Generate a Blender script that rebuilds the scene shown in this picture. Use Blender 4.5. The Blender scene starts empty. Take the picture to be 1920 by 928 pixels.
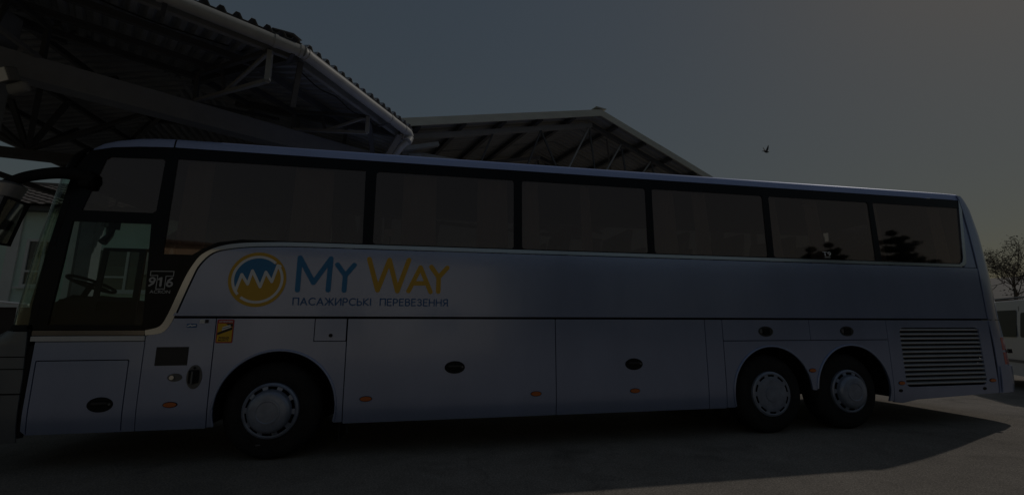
import bpy, bmesh, math, random
from mathutils import Vector, Matrix
random.seed(7)
SC = bpy.context.scene
COL = SC.collection
R = math.radians

# ------------------------------------------------------------------ camera
cam = bpy.data.cameras.new('camera')
cam.sensor_width = 36.0
cam.lens = 831.4 / 1920 * 36
cam.clip_end = 2000
cam_o = bpy.data.objects.new('camera', cam)
COL.objects.link(cam_o)
_p, _y = R(9.89), R(11.09)
fw = Vector((math.sin(_y) * math.cos(_p), math.cos(_y) * math.cos(_p), math.sin(_p)))
cam_o.location = (0, -5.257, 1.401)
cam_o.rotation_euler = fw.to_track_quat('-Z', 'Y').to_euler()
SC.camera = cam_o

# ------------------------------------------------------------------ sky, sun, exposure
SUN = Vector((1.14, 0.43, 1.0)).normalized()
EL = math.asin(SUN.z)
AZ = math.atan2(SUN.x, SUN.y)           # from +Y towards +X
world = bpy.data.worlds.new('World')
SC.world = world
world.use_nodes = True
wn = world.node_tree
sky = wn.nodes.new('ShaderNodeTexSky')
sky.sky_type = 'NISHITA'
sky.sun_disc = False
sky.sun_elevation = EL
sky.sun_rotation = AZ
sky.altitude = 0
sky.air_density = 1.3
sky.dust_density = 0.6
sky.ozone_density = 1.0
bg = wn.nodes['Background']
bg.inputs['Strength'].default_value = 0.150
hz = wn.nodes.new('ShaderNodeGamma')            # hazy air: one even softening of the whole sky's colour and contrast
hz.inputs['Gamma'].default_value = 0.85
wn.links.new(sky.outputs[0], hz.inputs['Color'])
bw = wn.nodes.new('ShaderNodeRGBToBW')
wn.links.new(hz.outputs[0], bw.inputs[0])
pw = wn.nodes.new('ShaderNodeMath')
pw.operation = 'POWER'
pw.inputs[1].default_value = -0.63
wn.links.new(bw.outputs[0], pw.inputs[0])
soft = wn.nodes.new('ShaderNodeVectorMath')
soft.operation = 'SCALE'
wn.links.new(hz.outputs[0], soft.inputs[0])
wn.links.new(pw.outputs[0], soft.inputs['Scale'])
tint = wn.nodes.new('ShaderNodeVectorMath')
tint.operation = 'MULTIPLY'
tint.inputs[1].default_value = (1.09, 1.0, 0.86)
wn.links.new(soft.outputs[0], tint.inputs[0])
wn.links.new(tint.outputs[0], bg.inputs['Color'])

sl = bpy.data.lights.new('sun', 'SUN')
sl.energy = 2.0
sl.angle = R(0.6)
sl.color = (1.0, 0.93, 0.84)
so = bpy.data.objects.new('sun', sl)
COL.objects.link(so)
so.rotation_euler = (-SUN).to_track_quat('-Z', 'Y').to_euler()

SC.view_settings.view_transform = 'Standard'
SC.view_settings.look = 'None'
SC.view_settings.exposure = -2.04
SC.view_settings.gamma = 1.0
SC.view_settings.use_curve_mapping = False
SC.render.engine = 'CYCLES'
SC.cycles.max_bounces = 8
SC.cycles.transparent_max_bounces = 16

# ------------------------------------------------------------------ materials
MAT = {}

def mat(name, col, rough=0.6, metal=0.0, spec=0.5, coat=0.0, coat_rough=0.05, noise=None, bump=None, emit=None):
    """noise = (scale, amount[, stretch]) colour mottling; bump = (scale, distance)."""
    m = bpy.data.materials.new(name)
    m.use_nodes = True
    nt = m.node_tree
    b = nt.nodes['Principled BSDF']
    c = (*col, 1.0)
    b.inputs['Base Color'].default_value = c
    b.inputs['Roughness'].default_value = rough
    b.inputs['Metallic'].default_value = metal
    b.inputs['Specular IOR Level'].default_value = spec
    b.inputs['Coat Weight'].default_value = coat
    b.inputs['Coat Roughness'].default_value = coat_rough
    tc = None
    if noise or bump:
        tc = nt.nodes.new('ShaderNodeTexCoord')
    if noise:
        n = nt.nodes.new('ShaderNodeTexNoise')
        n.inputs['Scale'].default_value = noise[0]
        n.inputs['Detail'].default_value = 6
        n.inputs['Roughness'].default_value = 0.65
        src = tc.outputs['Object']
        if len(noise) > 2:
            mp = nt.nodes.new('ShaderNodeMapping')
            mp.inputs['Scale'].default_value = noise[2]
            nt.links.new(src, mp.inputs['Vector'])
            src = mp.outputs[0]
        nt.links.new(src, n.inputs['Vector'])
        mr = nt.nodes.new('ShaderNodeMapRange')
        mr.inputs['From Min'].default_value = 0.25
        mr.inputs['From Max'].default_value = 0.75
        mr.inputs['To Min'].default_value = 1 - noise[1]
        mr.inputs['To Max'].default_value = 1 + noise[1] * 0.6
        nt.links.new(n.outputs['Fac'], mr.inputs['Value'])
        mx = nt.nodes.new('ShaderNodeVectorMath')
        mx.operation = 'SCALE'
        mx.inputs[0].default_value = col
        nt.links.new(mr.outputs[0], mx.inputs['Scale'])
        nt.links.new(mx.outputs[0], b.inputs['Base Color'])
    if bump:
        n2 = nt.nodes.new('ShaderNodeTexNoise')
        n2.inputs['Scale'].default_value = bump[0]
        n2.inputs['Detail'].default_value = 4
        nt.links.new(tc.outputs['Object'], n2.inputs['Vector'])
        bp = nt.nodes.new('ShaderNodeBump')
        bp.inputs['Strength'].default_value = 1.0
        bp.inputs['Distance'].default_value = bump[1]
        nt.links.new(n2.outputs['Fac'], bp.inputs['Height'])
        nt.links.new(bp.outputs[0], b.inputs['Normal'])
    if emit:
        b.inputs['Emission Color'].default_value = c
        b.inputs['Emission Strength'].default_value = emit
    MAT[name] = m
    return m

def glass_mat(name, tint, refl=0.08, rough=0.01, tone=(0.97, 0.95, 0.93)):
    """tinted pane: what shows through is multiplied by tint, the rest is a mirror layer with Fresnel."""
    m = bpy.data.materials.new(name)
    m.use_nodes = True
    nt = m.node_tree
    for n in list(nt.nodes):
        if n.type != 'OUTPUT_MATERIAL':
            nt.nodes.remove(n)
    out = [n for n in nt.nodes if n.type == 'OUTPUT_MATERIAL'][0]
    tr = nt.nodes.new('ShaderNodeBsdfTransparent')
    tr.inputs['Color'].default_value = (*tint, 1)
    gl = nt.nodes.new('ShaderNodeBsdfGlossy')
    gl.inputs['Roughness'].default_value = rough
    gl.inputs['Color'].default_value = (*tone, 1)
    lw = nt.nodes.new('ShaderNodeLayerWeight')      # Schlick: refl + (1 - refl) * facing^5, the same from both sides
    lw.inputs['Blend'].default_value = 0.5
    p5 = nt.nodes.new('ShaderNodeMath')
    p5.operation = 'POWER'
    p5.inputs[1].default_value = 5.0
    nt.links.new(lw.outputs['Facing'], p5.inputs[0])
    ml = nt.nodes.new('ShaderNodeMath')
    ml.operation = 'MULTIPLY_ADD'
    ml.inputs[1].default_value = 1.0 - refl
    ml.inputs[2].default_value = refl
    ml.use_clamp = True
    nt.links.new(p5.outputs[0], ml.inputs[0])
    mx = nt.nodes.new('ShaderNodeMixShader')
    nt.links.new(ml.outputs[0], mx.inputs[0])
    nt.links.new(tr.outputs[0], mx.inputs[1])
    nt.links.new(gl.outputs[0], mx.inputs[2])
    nt.links.new(mx.outputs[0], out.inputs['Surface'])
    MAT[name] = m
    return m

mat('paint', (0.335, 0.395, 0.585), 0.25, metal=0.50, coat=0.5, coat_rough=0.06, noise=(1.6, 0.10, (1.0, 1.0, 0.35)), bump=(0.9, 0.006))
mat('nose_dark_refl', (0.15, 0.16, 0.175), 0.4, metal=0.2, coat=0.4, noise=(1.5, 0.08))  # coach silver at the nose, dim reflections put into its colour
mat('roof_sky_tint', (0.40, 0.50, 0.84), 0.5, metal=0.2, coat=0.15, coat_rough=0.3, noise=(2.0, 0.05))  # silver body paint with the blue sky reflection put into its colour
mat('black_gloss', (0.006, 0.006, 0.008), 0.28, spec=0.22)
mat('black_matte', (0.012, 0.012, 0.013), 0.7, spec=0.2)
mat('rubber', (0.024, 0.024, 0.025), 0.75, spec=0.25, noise=(7, 0.5), bump=(60, 0.002))
mat('seal', (0.010, 0.010, 0.011), 0.6, spec=0.2)
mat('chrome', (0.55, 0.57, 0.61), 0.18, metal=1.0, noise=(3, 0.06))
mat('chrome_dark_refl', (0.20, 0.19, 0.19), 0.15, metal=1.0, noise=(3, 0.2))  # chrome with the sill's dark reflection put into the colour
mat('sill_grey', (0.62, 0.62, 0.63), 0.4, noise=(3, 0.1))
mat('wheel_silver', (0.29, 0.33, 0.43), 0.38, metal=0.4, coat=0.2, noise=(9, 0.28))
mat('dark_hole', (0.004, 0.004, 0.004), 0.9, spec=0.05)
mat('slat', (0.42, 0.43, 0.46), 0.4, metal=0.3, noise=(4, 0.12))
mat('orange', (0.55, 0.12, 0.01), 0.2, coat=0.6)
mat('red_lens', (0.45, 0.015, 0.012), 0.18, coat=0.7)
mat('decal_blue', (0.020, 0.19, 0.42), 0.4)
mat('decal_navy', (0.015, 0.10, 0.29), 0.45)
mat('decal_yellow', (0.62, 0.36, 0.035), 0.4)
mat('decal_white', (0.78, 0.79, 0.80), 0.4)
mat('decal_grey', (0.42, 0.42, 0.43), 0.4)
mat('decal_red', (0.42, 0.02, 0.03), 0.45)
mat('decal_amber', (0.72, 0.42, 0.02), 0.45)
mat('decal_black', (0.01, 0.01, 0.012), 0.5)
mat('panel_dark', (0.022, 0.022, 0.024), 0.5)
mat('lever_grey', (0.11, 0.11, 0.115), 0.35)
mat('seat_fabric', (0.06, 0.055, 0.07), 0.9, noise=(12, 0.3))
mat('curtain', (0.68, 0.62, 0.58), 0.9, noise=(3, 0.15, (6, 1, 1)))
mat('interior', (0.10, 0.10, 0.105), 0.8)
mat('mirror_glass', (0.7, 0.72, 0.74), 0.03, metal=1.0)
mat('mirror_shell', (0.34, 0.34, 0.35), 0.3, metal=0.3, coat=0.4)
glass_mat('coach_glass', (0.55, 0.52, 0.50), refl=0.130, rough=0.03, tone=(1.0, 0.77, 0.67))
glass_mat('cab_glass', (0.92, 0.95, 0.93), refl=0.014)
glass_mat('screen_glass', (0.84, 0.91, 0.87), refl=0.04)
glass_mat('far_glass', (0.36, 0.36, 0.36), refl=0.04)
glass_mat('window_glass', (0.55, 0.56, 0.57), refl=0.06)

mat('canopy_sheet', (0.31, 0.32, 0.335), 0.5, metal=0.25, noise=(2.5, 0.25, (1, 1, 1)))
mat('canopy_sheet_tan', (0.30, 0.295, 0.27), 0.55, metal=0.15, noise=(2.0, 0.2))
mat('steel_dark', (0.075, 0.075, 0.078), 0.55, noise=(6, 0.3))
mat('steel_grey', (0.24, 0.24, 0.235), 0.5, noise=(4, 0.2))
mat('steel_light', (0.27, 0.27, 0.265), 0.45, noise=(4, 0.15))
mat('beam_grey', (0.25, 0.265, 0.29), 0.6, noise=(3, 0.2))
mat('gutter', (0.36, 0.36, 0.35), 0.5, noise=(4, 0.22))
mat('fascia', (0.52, 0.51, 0.43), 0.45, noise=(2, 0.12, (1, 1, 4)))
mat('concrete', (0.36, 0.35, 0.34), 0.85, noise=(5, 0.2), bump=(30, 0.003))
mat('lamp_glass', (0.82, 0.82, 0.78), 0.25, coat=0.5)
mat('lamp_case', (0.16, 0.16, 0.16), 0.5)
mat('plaster_green', (0.60, 0.74, 0.65), 0.9, noise=(1.5, 0.12), bump=(25, 0.003))
mat('plaster_white', (0.66, 0.66, 0.63), 0.85, noise=(2, 0.1))
mat('plinth', (0.05, 0.035, 0.03), 0.8, noise=(4, 0.25))
mat('roof_tile', (0.17, 0.145, 0.13), 0.6, noise=(5, 0.25))
mat('blind', (0.45, 0.43, 0.40), 0.9)
mat('cream_wall', (0.86, 0.755, 0.56), 0.9, noise=(0.8, 0.12))
mat('bark', (0.10, 0.08, 0.065), 0.9, noise=(8, 0.3))
mat('needles', (0.028, 0.045, 0.024), 0.8, noise=(2, 0.4))
mat('dry_leaf', (0.10, 0.075, 0.045), 0.8, noise=(3, 0.4))
mat('hedge_leaf', (0.04, 0.06, 0.03), 0.8, noise=(2, 0.4))
mat('van_white', (0.58, 0.59, 0.60), 0.3, coat=0.5, noise=(1.5, 0.05))
mat('feather', (0.06, 0.06, 0.065), 0.8)
mat('hill_ground', (0.040, 0.034, 0.027), 0.95, noise=(0.08, 0.4))
mat('house_wall', (0.30, 0.26, 0.22), 0.9, noise=(1, 0.15))
mat('white_rail', (0.7, 0.7, 0.7), 0.4)

def ground_material():
    m = bpy.data.materials.new('asphalt')
    m.use_nodes = True
    nt = m.node_tree
    b = nt.nodes['Principled BSDF']
    b.inputs['Roughness'].default_value = 0.9
    b.inputs['Specular IOR Level'].default_value = 0.25
    tc = nt.nodes.new('ShaderNodeTexCoord')
    def noise(s, d=5, r=0.6):
        n = nt.nodes.new('ShaderNodeTexNoise')
        n.inputs['Scale'].default_value = s
        n.inputs['Detail'].default_value = d
        n.inputs['Roughness'].default_value = r
        nt.links.new(tc.outputs['Object'], n.inputs['Vector'])
        return n
    def rng(src, a, bb, c, d):
        r = nt.nodes.new('ShaderNodeMapRange')
        for k, v in zip(('From Min', 'From Max', 'To Min', 'To Max'), (a, bb, c, d)):
            r.inputs[k].default_value = v
        nt.links.new(src, r.inputs['Value'])
        return r.outputs[0]
    def mul(a, c):
        r = nt.nodes.new('ShaderNodeMath')
        r.operation = 'MULTIPLY'
        nt.links.new(a, r.inputs[0])
        nt.links.new(c, r.inputs[1])
        return r.outputs[0]
    big = rng(noise(0.35).outputs['Fac'], 0.3, 0.7, 0.82, 1.14)
    mid = rng(noise(3.0).outputs['Fac'], 0.3, 0.7, 0.86, 1.1)
    grit_n = noise(55, 3, 0.7)
    grit = rng(grit_n.outputs['Fac'], 0.3, 0.7, 0.62, 1.35)
    # aggregate stones
    v = nt.nodes.new('ShaderNodeTexVoronoi')
    v.inputs['Scale'].default_value = 70
    nt.links.new(tc.outputs['Object'], v.inputs['Vector'])
    stone = rng(v.outputs['Distance'], 0.0, 0.6, 1.18, 0.72)
    # cracks: warped cell borders, only in places
    warp = nt.nodes.new('ShaderNodeVectorMath')
    warp.operation = 'ADD'
    wsrc = nt.nodes.new('ShaderNodeVectorMath')
    wsrc.operation = 'SCALE'
    wsrc.inputs['Scale'].default_value = 0.9
    nt.links.new(noise(1.3).outputs['Color'], wsrc.inputs[0])
    nt.links.new(tc.outputs['Object'], warp.inputs[0])
    nt.links.new(wsrc.outputs[0], warp.inputs[1])
    cv = nt.nodes.new('ShaderNodeTexVoronoi')
    cv.feature = 'DISTANCE_TO_EDGE'
    cv.inputs['Scale'].default_value = 0.23
    nt.links.new(warp.outputs[0], cv.inputs['Vector'])
    crack = rng(cv.outputs['Distance'], 0.001, 0.006, 0.84, 1.0)
    # oil stains
    stain = rng(noise(0.9, 3).outputs['Fac'], 0.60, 0.72, 1.0, 0.72)
    val = mul(mul(mul(mul(mul(big, mid), grit), stone), crack), stain)
    sc = nt.nodes.new('ShaderNodeVectorMath')
    sc.operation = 'SCALE'
    sc.inputs[0].default_value = (0.360, 0.318, 0.272)
    nt.links.new(val, sc.inputs['Scale'])
    nt.links.new(sc.outputs[0], b.inputs['Base Color'])
    bp = nt.nodes.new('ShaderNodeBump')
    bp.inputs['Distance'].default_value = 0.006
    nt.links.new(mul(stone, grit), bp.inputs['Height'])
    nt.links.new(bp.outputs[0], b.inputs['Normal'])
    MAT['asphalt'] = m
ground_material()

# ------------------------------------------------------------------ helpers
def link(name, me, material, parent=None, smooth=None):
    o = bpy.data.objects.new(name, me)
    COL.objects.link(o)
    if material:
        me.materials.append(MAT[material])
    if parent is not None:
        o.parent = parent
    if smooth is not None:
        me.polygons.foreach_set('use_smooth', [True] * len(me.polygons))
        me.set_sharp_from_angle(angle=R(smooth))
    me.update()
    return o

def tag(o, label=None, cat=None, group=None, kind=None):
    if label: o['label'] = label
    if cat: o['category'] = cat
    if group: o['group'] = group
    if kind: o['kind'] = kind
    return o

def thing(name, label, cat, loc=(0, 0, 0), rz=0.0, group=None):
    o = bpy.data.objects.new(name, None)
    COL.objects.link(o)
    o.location = loc
    o.rotation_euler = (0, 0, rz)
    return tag(o, label, cat, group)

class MB:
    def __init__(s):
        s.v = []; s.f = []
    def add(s, vs, fs):
        n = len(s.v)
        s.v += [tuple(v) for v in vs]
        s.f += [tuple(i + n for i in f) for f in fs]
        return s
    def box(s, x0, x1, y0, y1, z0, z1):
        return s.add([(x0, y0, z0), (x1, y0, z0), (x1, y1, z0), (x0, y1, z0), (x0, y0, z1), (x1, y0, z1), (x1, y1, z1), (x0, y1, z1)],
                     [(0, 3, 2, 1), (4, 5, 6, 7), (0, 1, 5, 4), (1, 2, 6, 5), (2, 3, 7, 6), (3, 0, 4, 7)])
    def bar(s, p, q, w, h, up=(0, 0, 1)):
        p, q = Vector(p), Vector(q)
        d = (q - p).normalized()
        u = Vector(up)
        if abs(d.dot(u)) > 0.98:
            u = Vector((1, 0, 0))
        a = d.cross(u).normalized() * w / 2
        b = a.cross(d).normalized() * h / 2
        vs = []
        for c in (p, q):
            vs += [c - a - b, c + a - b, c + a + b, c - a + b]
        return s.add(vs, [(0, 1, 2, 3), (7, 6, 5, 4), (0, 4, 5, 1), (1, 5, 6, 2), (2, 6, 7, 3), (3, 7, 4, 0)])
    def tube(s, pts, r, n=10, caps=True):
        pts = [Vector(p) for p in pts]
        rs = r if isinstance(r, (list, tuple)) else [r] * len(pts)
        rings = []
        ref = Vector((0, 0, 1))
        for i, p in enumerate(pts):
            d = (pts[min(i + 1, len(pts) - 1)] - pts[max(i - 1, 0)]).normalized()
            a = d.cross(ref)
            if a.length < 0.05:
                a = d.cross(Vector((1, 0, 0)))
            a.normalize()
            b = a.cross(d).normalized()
            rings.append([p + (a * math.cos(t) + b * math.sin(t)) * rs[i] for t in [2 * math.pi * k / n for k in range(n)]])
        vs = [v for r_ in rings for v in r_]
        fs = []
        for i in range(len(pts) - 1):
            for k in range(n):
                fs.append((i * n + k, i * n + (k + 1) % n, (i + 1) * n + (k + 1) % n, (i + 1) * n + k))
        if caps:
            fs.append(tuple(reversed(range(n))))
            fs.append(tuple((len(pts) - 1) * n + k for k in range(n)))
        return s.add(vs, fs)
    def lathe_y(s, c, prof, n=48, skip=None):
        """profile of (radius, y) round an axis along Y through c; skip(i, k) drops a face."""
        vs = []
        for (r, y) in prof:
            for k in range(n):
                t = 2 * math.pi * k / n
                vs.append((c[0] + r * math.cos(t), c[1] + y, c[2] + r * math.sin(t)))
        fs = []
        for i in range(len(prof) - 1):
            for k in range(n):
                if skip and skip(i, k):
                    continue
                fs.append((i * n + k, i * n + (k + 1) % n, (i + 1) * n + (k + 1) % n, (i + 1) * n + k))
        return s.add(vs, fs)
    def grid(s, rows, flip=False):
        n = len(rows[0])
        vs = [p for r in rows for p in r]
        fs = []
        for i in range(len(rows) - 1):
            for k in range(n - 1):
                f = (i * n + k, i * n + k + 1, (i + 1) * n + k + 1, (i + 1) * n + k)
                fs.append(f[::-1] if flip else f)
        return s.add(vs, fs)
    def mesh(s, name):
        me = bpy.data.meshes.new(name)
        me.from_pydata(s.v, [], s.f)
        return me
    def build(s, name, material, parent=None, smooth=None, bevel=0.0, fix=True):
        me = s.mesh(name)
        if fix or bevel:
            bm = bmesh.new()
            bm.from_mesh(me)
            if bevel:
                bmesh.ops.bevel(bm, geom=list(bm.edges), offset=bevel, segments=2, affect='EDGES', profile=0.5)
            bmesh.ops.recalc_face_normals(bm, faces=list(bm.faces))
            bm.to_mesh(me)
            bm.free()
        return link(name, me, material, parent, smooth)

def solid(me, t):
    """thicken an open sheet by t (real thickness, inwards)."""
    bm = bmesh.new()
    bm.from_mesh(me)
    bmesh.ops.solidify(bm, geom=list(bm.faces), thickness=t)
    bm.to_mesh(me)
    bm.free()
    return me

def smooth_line(pts, n=6):
    """Catmull-Rom through pts."""
    out = []
    P = [pts[0]] + list(pts) + [pts[-1]]
    for i in range(1, len(P) - 2):
        p0, p1, p2, p3 = [Vector(p) for p in P[i - 1:i + 3]]
        for k in range(n):
            t = k / n
            out.append(tuple(0.5 * ((2 * p1) + (p2 - p0) * t + (2 * p0 - 5 * p1 + 4 * p2 - p3) * t * t + (3 * p1 - p0 - 3 * p2 + p3) * t ** 3)))
    out.append(tuple(pts[-1]))
    return out

def rrect(x0, x1, z0, z1, r, n=5):
    pts = []
    for cx, cz, a0 in ((x1 - r, z0 + r, -90), (x1 - r, z1 - r, 0), (x0 + r, z1 - r, 90), (x0 + r, z0 + r, 180)):
        for k in range(n + 1):
            a = R(a0 + 90 * k / n)
            pts.append((cx + r * math.cos(a), cz + r * math.sin(a)))
    return pts

def ellipse(cx, cz, rx, rz, n=28):
    return [(cx + rx * math.cos(2 * math.pi * k / n), cz + rz * math.sin(2 * math.pi * k / n)) for k in range(n)]

def arc(cx, cz, r, a0, a1, n=20):
    return [(cx + r * math.cos(R(a0 + (a1 - a0) * k / n)), cz + r * math.sin(R(a0 + (a1 - a0) * k / n))) for k in range(n + 1)]

def flat_mesh(loops, th, bev=0.0, name='m'):
    """filled outline with holes in the XZ plane, front face at Y = 0, going back to Y = th."""
    cu = bpy.data.curves.new(name, 'CURVE')
    cu.dimensions = '2D'
    cu.fill_mode = 'BOTH'
    for lp in loops:
        sp = cu.splines.new('POLY')
        sp.points.add(len(lp) - 1)
        for p, (x, z) in zip(sp.points, lp):
            p.co = (x, z, 0, 1)
        sp.use_cyclic_u = True
    cu.extrude = max(th / 2 - bev, 0.0)
    if bev:
        cu.bevel_depth = bev
        cu.bevel_resolution = 1
        cu.offset = -bev
    ob = bpy.data.objects.new(name, cu)
    COL.objects.link(ob)
    dg = bpy.context.evaluated_depsgraph_get()
    me = bpy.data.meshes.new_from_object(ob.evaluated_get(dg))
    bpy.data.objects.remove(ob)
    bpy.data.curves.remove(cu)
    for v in me.vertices:
        x, y, z = v.co
        v.co = (x, th / 2 - z, y)
    me.materials.clear()
    return me

def yoff(z):
    """the coach's flank in section: nearly flat, leaning in above the waist, tucked in at the skirt."""
    y = 0.010 * (z - 1.45) ** 2
    if z > 2.2: y += 0.05 * (z - 2.2)
    if z < 0.62: y += 0.30 * (0.62 - z) ** 2
    return y

def xk(z):
    return 1 + max(0.0, yoff(z)) / 5.257 if z > 2.2 else 1.0

ZCUTS = [0.38, 0.42, 0.46, 0.5, 0.56, 0.62, 0.75, 0.9, 1.05, 1.2, 1.35, 1.6, 1.75, 1.9, 2.05, 2.2, 2.3, 2.45, 2.6, 2.8, 3.0, 3.2, 3.3]

def side_part(name, loops, material, parent, y=0.0, th=0.03, bev=0.004, curved=True, cuts=True, smooth=30):
    me = flat_mesh(loops, th, bev, name)
    if curved:
        bm = bmesh.new()
        bm.from_mesh(me)
        bmesh.ops.remove_doubles(bm, verts=list(bm.verts), dist=1e-5)
        if cuts:
            zs = [v.co.z for v in bm.verts]
            lo, hi = min(zs), max(zs)
            for zc in ZCUTS:
                if lo + 0.004 < zc < hi - 0.004:
                    bmesh.ops.bisect_plane(bm, geom=list(bm.verts) + list(bm.edges) + list(bm.faces), plane_co=(0, 0, zc), plane_no=(0, 0, 1), dist=1e-6)
        for v in bm.verts:
            v.co.x *= xk(v.co.z)
            v.co.y += yoff(v.co.z) + y
        bm.to_mesh(me)
        bm.free()
        me.polygons.foreach_set('use_smooth', [True] * len(me.polygons))
        me.update()
        nl = [None] * len(me.loops)
        for p in me.polygons:
            front = p.normal.y < -0.9
            for li in p.loop_indices:
                if front:
                    z = me.vertices[me.loops[li].vertex_index].co.z
                    nl[li] = Vector((0, -1, (yoff(z + 0.01) - yoff(z - 0.01)) / 0.02)).normalized()
                else:
                    nl[li] = p.normal.copy()
        me.normals_split_custom_set(nl)
        return link(name, me, material, parent)
    else:
        for v in me.vertices:
            v.co.y += y
    return link(name, me, material, parent, smooth)

def text_mesh(s, x0, x1, z0, z1, bold=0.0, shear=0.0, th=0.0015):
    """flat lettering fitted into a box in the XZ plane."""
    cu = bpy.data.curves.new('t', 'FONT')
    cu.body = s
    cu.extrude = 0.0
    cu.offset = bold
    cu.shear = shear
    ob = bpy.data.objects.new('t', cu)
    COL.objects.link(ob)
    dg = bpy.context.evaluated_depsgraph_get()
    me = bpy.data.meshes.new_from_object(ob.evaluated_get(dg))
    bpy.data.objects.remove(ob)
    bpy.data.curves.remove(cu)
    xs = [v.co.x for v in me.vertices]; ys = [v.co.y for v in me.vertices]
    ax, bx, ay, by = min(xs), max(xs), min(ys), max(ys)
    for v in me.vertices:
        x, y = v.co.x, v.co.y
        v.co = (x0 + (x - ax) / (bx - ax) * (x1 - x0), 0, z0 + (y - ay) / (by - ay) * (z1 - z0))
    me.materials.clear()
    return me

def lettering(name, s, x0, x1, z0, z1, material, parent, y, bold=0.0, shear=0.0):
    me = text_mesh(s, x0, x1, z0, z1, bold, shear)
    for v in me.vertices:
        v.co.y = y + yoff(v.co.z)
    return link(name, me, material, parent)

def stroke_mb(lines, hw, y, step=0.0004, mb=None):
    """round-ended strokes lying on the flank; each one a hair above the last."""
    mb = mb or MB()
    k = 0
    for ln in lines:
        for (x0, z0), (x1, z1) in zip(ln[:-1], ln[1:]):
            a = math.atan2(z1 - z0, x1 - x0)
            pts = []
            for t in range(9):
                b = a + math.pi / 2 + math.pi * t / 8
                pts.append((x0 + hw * math.cos(b), z0 + hw * math.sin(b)))
            for t in range(9):
                b = a - math.pi / 2 + math.pi * t / 8
                pts.append((x1 + hw * math.cos(b), z1 + hw * math.sin(b)))
            yy = y - step * k
            mb.add([(px, yy + yoff(pz), pz) for px, pz in pts], [tuple(range(len(pts)))])
            k += 1
    return mb

def disc_mb(pts, y, mb=None):
    mb = mb or MB()
    return mb.add([(x, y + yoff(z), z) for x, z in pts], [tuple(range(len(pts)))])

def ring_mb(cx, cz, r0, r1, y, a0=0, a1=360, n=48, mb=None):
    mb = mb or MB()
    rows = []
    for r in (r0, r1):
        rows.append([(cx + r * math.cos(R(a0 + (a1 - a0) * k / n)), y + yoff(cz + r * math.sin(R(a0 + (a1 - a0) * k / n))), cz + r * math.sin(R(a0 + (a1 - a0) * k / n))) for k in range(n + 1)])
    return mb.grid(rows)

def instance(o, parent, loc=None, rz=None):
    """copy of one object (shared mesh) and of its children under another parent."""
    c = o.copy()
    COL.objects.link(c)
    c.parent = parent
    if loc is not None: c.location = loc
    if rz is not None: c.rotation_euler = (0, 0, rz)
    for ch in o.children:
        instance(ch, c)
    return c

# ================================================================== SETTING
g = MB()
NG = 24
def warp(i):
    u = (i / NG) * 2 - 1
    return math.copysign(abs(u) ** 3, u) * 400
g.grid([[(warp(i), warp(j), 0) for i in range(NG + 1)] for j in range(NG + 1)])
tag(g.build('ground', 'asphalt', smooth=60), kind='structure')

# low wooded hill far right, behind the parked van
hm = MB()
rows = []
for j in range(9):
    row = []
    for i in range(61):
        az = R(-5 + 75 * i / 60)
        dist = 85 + j * 9.0
        z = 9.2 * math.sin(math.pi * j / 8) * (0.9 + 0.10 * math.sin(i * 0.7) + 0.05 * math.sin(i * 1.9 + 1) + 0.04 * math.sin(i * 4.3)) * min(1, i / 6, (60 - i) / 6) - 0.3
        row.append((dist * math.cos(az), dist * math.sin(az) - 5, z))
    rows.append(row)
hm.grid(rows)
tag(hm.build('hill', 'hill_ground', smooth=60), kind='structure')

# ------------------------------------------------------------------ canopy A: hipped corrugated roof on steel trusses
canA = thing('station_canopy', 'large hipped platform canopy of corrugated sheet with white gutter above the coach front', 'canopy', (-4.5, 2.0, 0))
OA = Vector((-4.5, 2.0, 0))
PA = [Vector(p) for p in ((-7.5, -3.84), (-1.579, -0.003), (-0.396, 2.113), (-1.25, 6.0), (-7.5, 6.0))]
ZE, SLOPE = 4.66, 0.20
EDGES = []
for i in range(5):
    a, b = PA[i], PA[(i + 1) % 5]
    d = (b - a).normalized()
    EDGES.append((a, d, Vector((-d.y, d.x)), (b - a).length))
def tmax(i, s):
    a, d, n, L = EDGES[i]
    p = a + d * s
    best = 99
    for j, (aj, dj, nj, Lj) in enumerate(EDGES):
        if j == i: continue
        den = 1 - n.dot(nj)
        if den > 1e-4:
            best = min(best, max(0.0, (p - aj).dot(nj)) / den)
    return best
def roofA(x, y):
    return ZE + SLOPE * min((Vector((x, y)) - a).dot(n) for a, d, n, L in EDGES)
def ptA(i, s, t, dz=0.0):
    a, d, n, L = EDGES[i]
    p = a + d * s + n * t
    return Vector((p.x, p.y, ZE + SLOPE * t + dz)) - OA
PITCH = 0.150
WAVE = [(0.0, 0.0), (0.026, 0.0), (0.056, 0.056), (0.096, 0.056), (0.128, 0.0)]
for i in range(5):
    L = EDGES[i][3]
    n_sh = max(1, round(L / (PITCH * 7)))
    for k in range(n_sh):
        s0, s1 = L * k / n_sh, L * (k + 1) / n_sh
        samples = []
        m = int(s0 / PITCH) - 1
        while m * PITCH < s1:
            for ds, h in WAVE:
                s = m * PITCH + ds
                if s0 - 0.03 <= s <= s1 + 0.03 and -0.02 <= s <= L + 0.02:
                    samples.append((s, h))
            m += 1
        if len(samples) < 2: continue
        lift = 0.003 * (k % 2) + random.uniform(0, 0.004)
        ov = 0.10 + random.uniform(-0.015, 0.02)
        ra, rb = [], []
        for s, h in samples:
            ss = min(max(s, 0.0), L)
            ra.append(ptA(i, s, -ov, h + lift + 0.045))
            rb.append(ptA(i, s, tmax(i, ss) + 0.10, h + lift + 0.045))
        sh = MB().grid([ra, rb])
        me = sh.mesh('roof_sheet')
        solid(me, 0.002)
        link('roof_sheet', me, 'canopy_sheet', canA)
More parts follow.
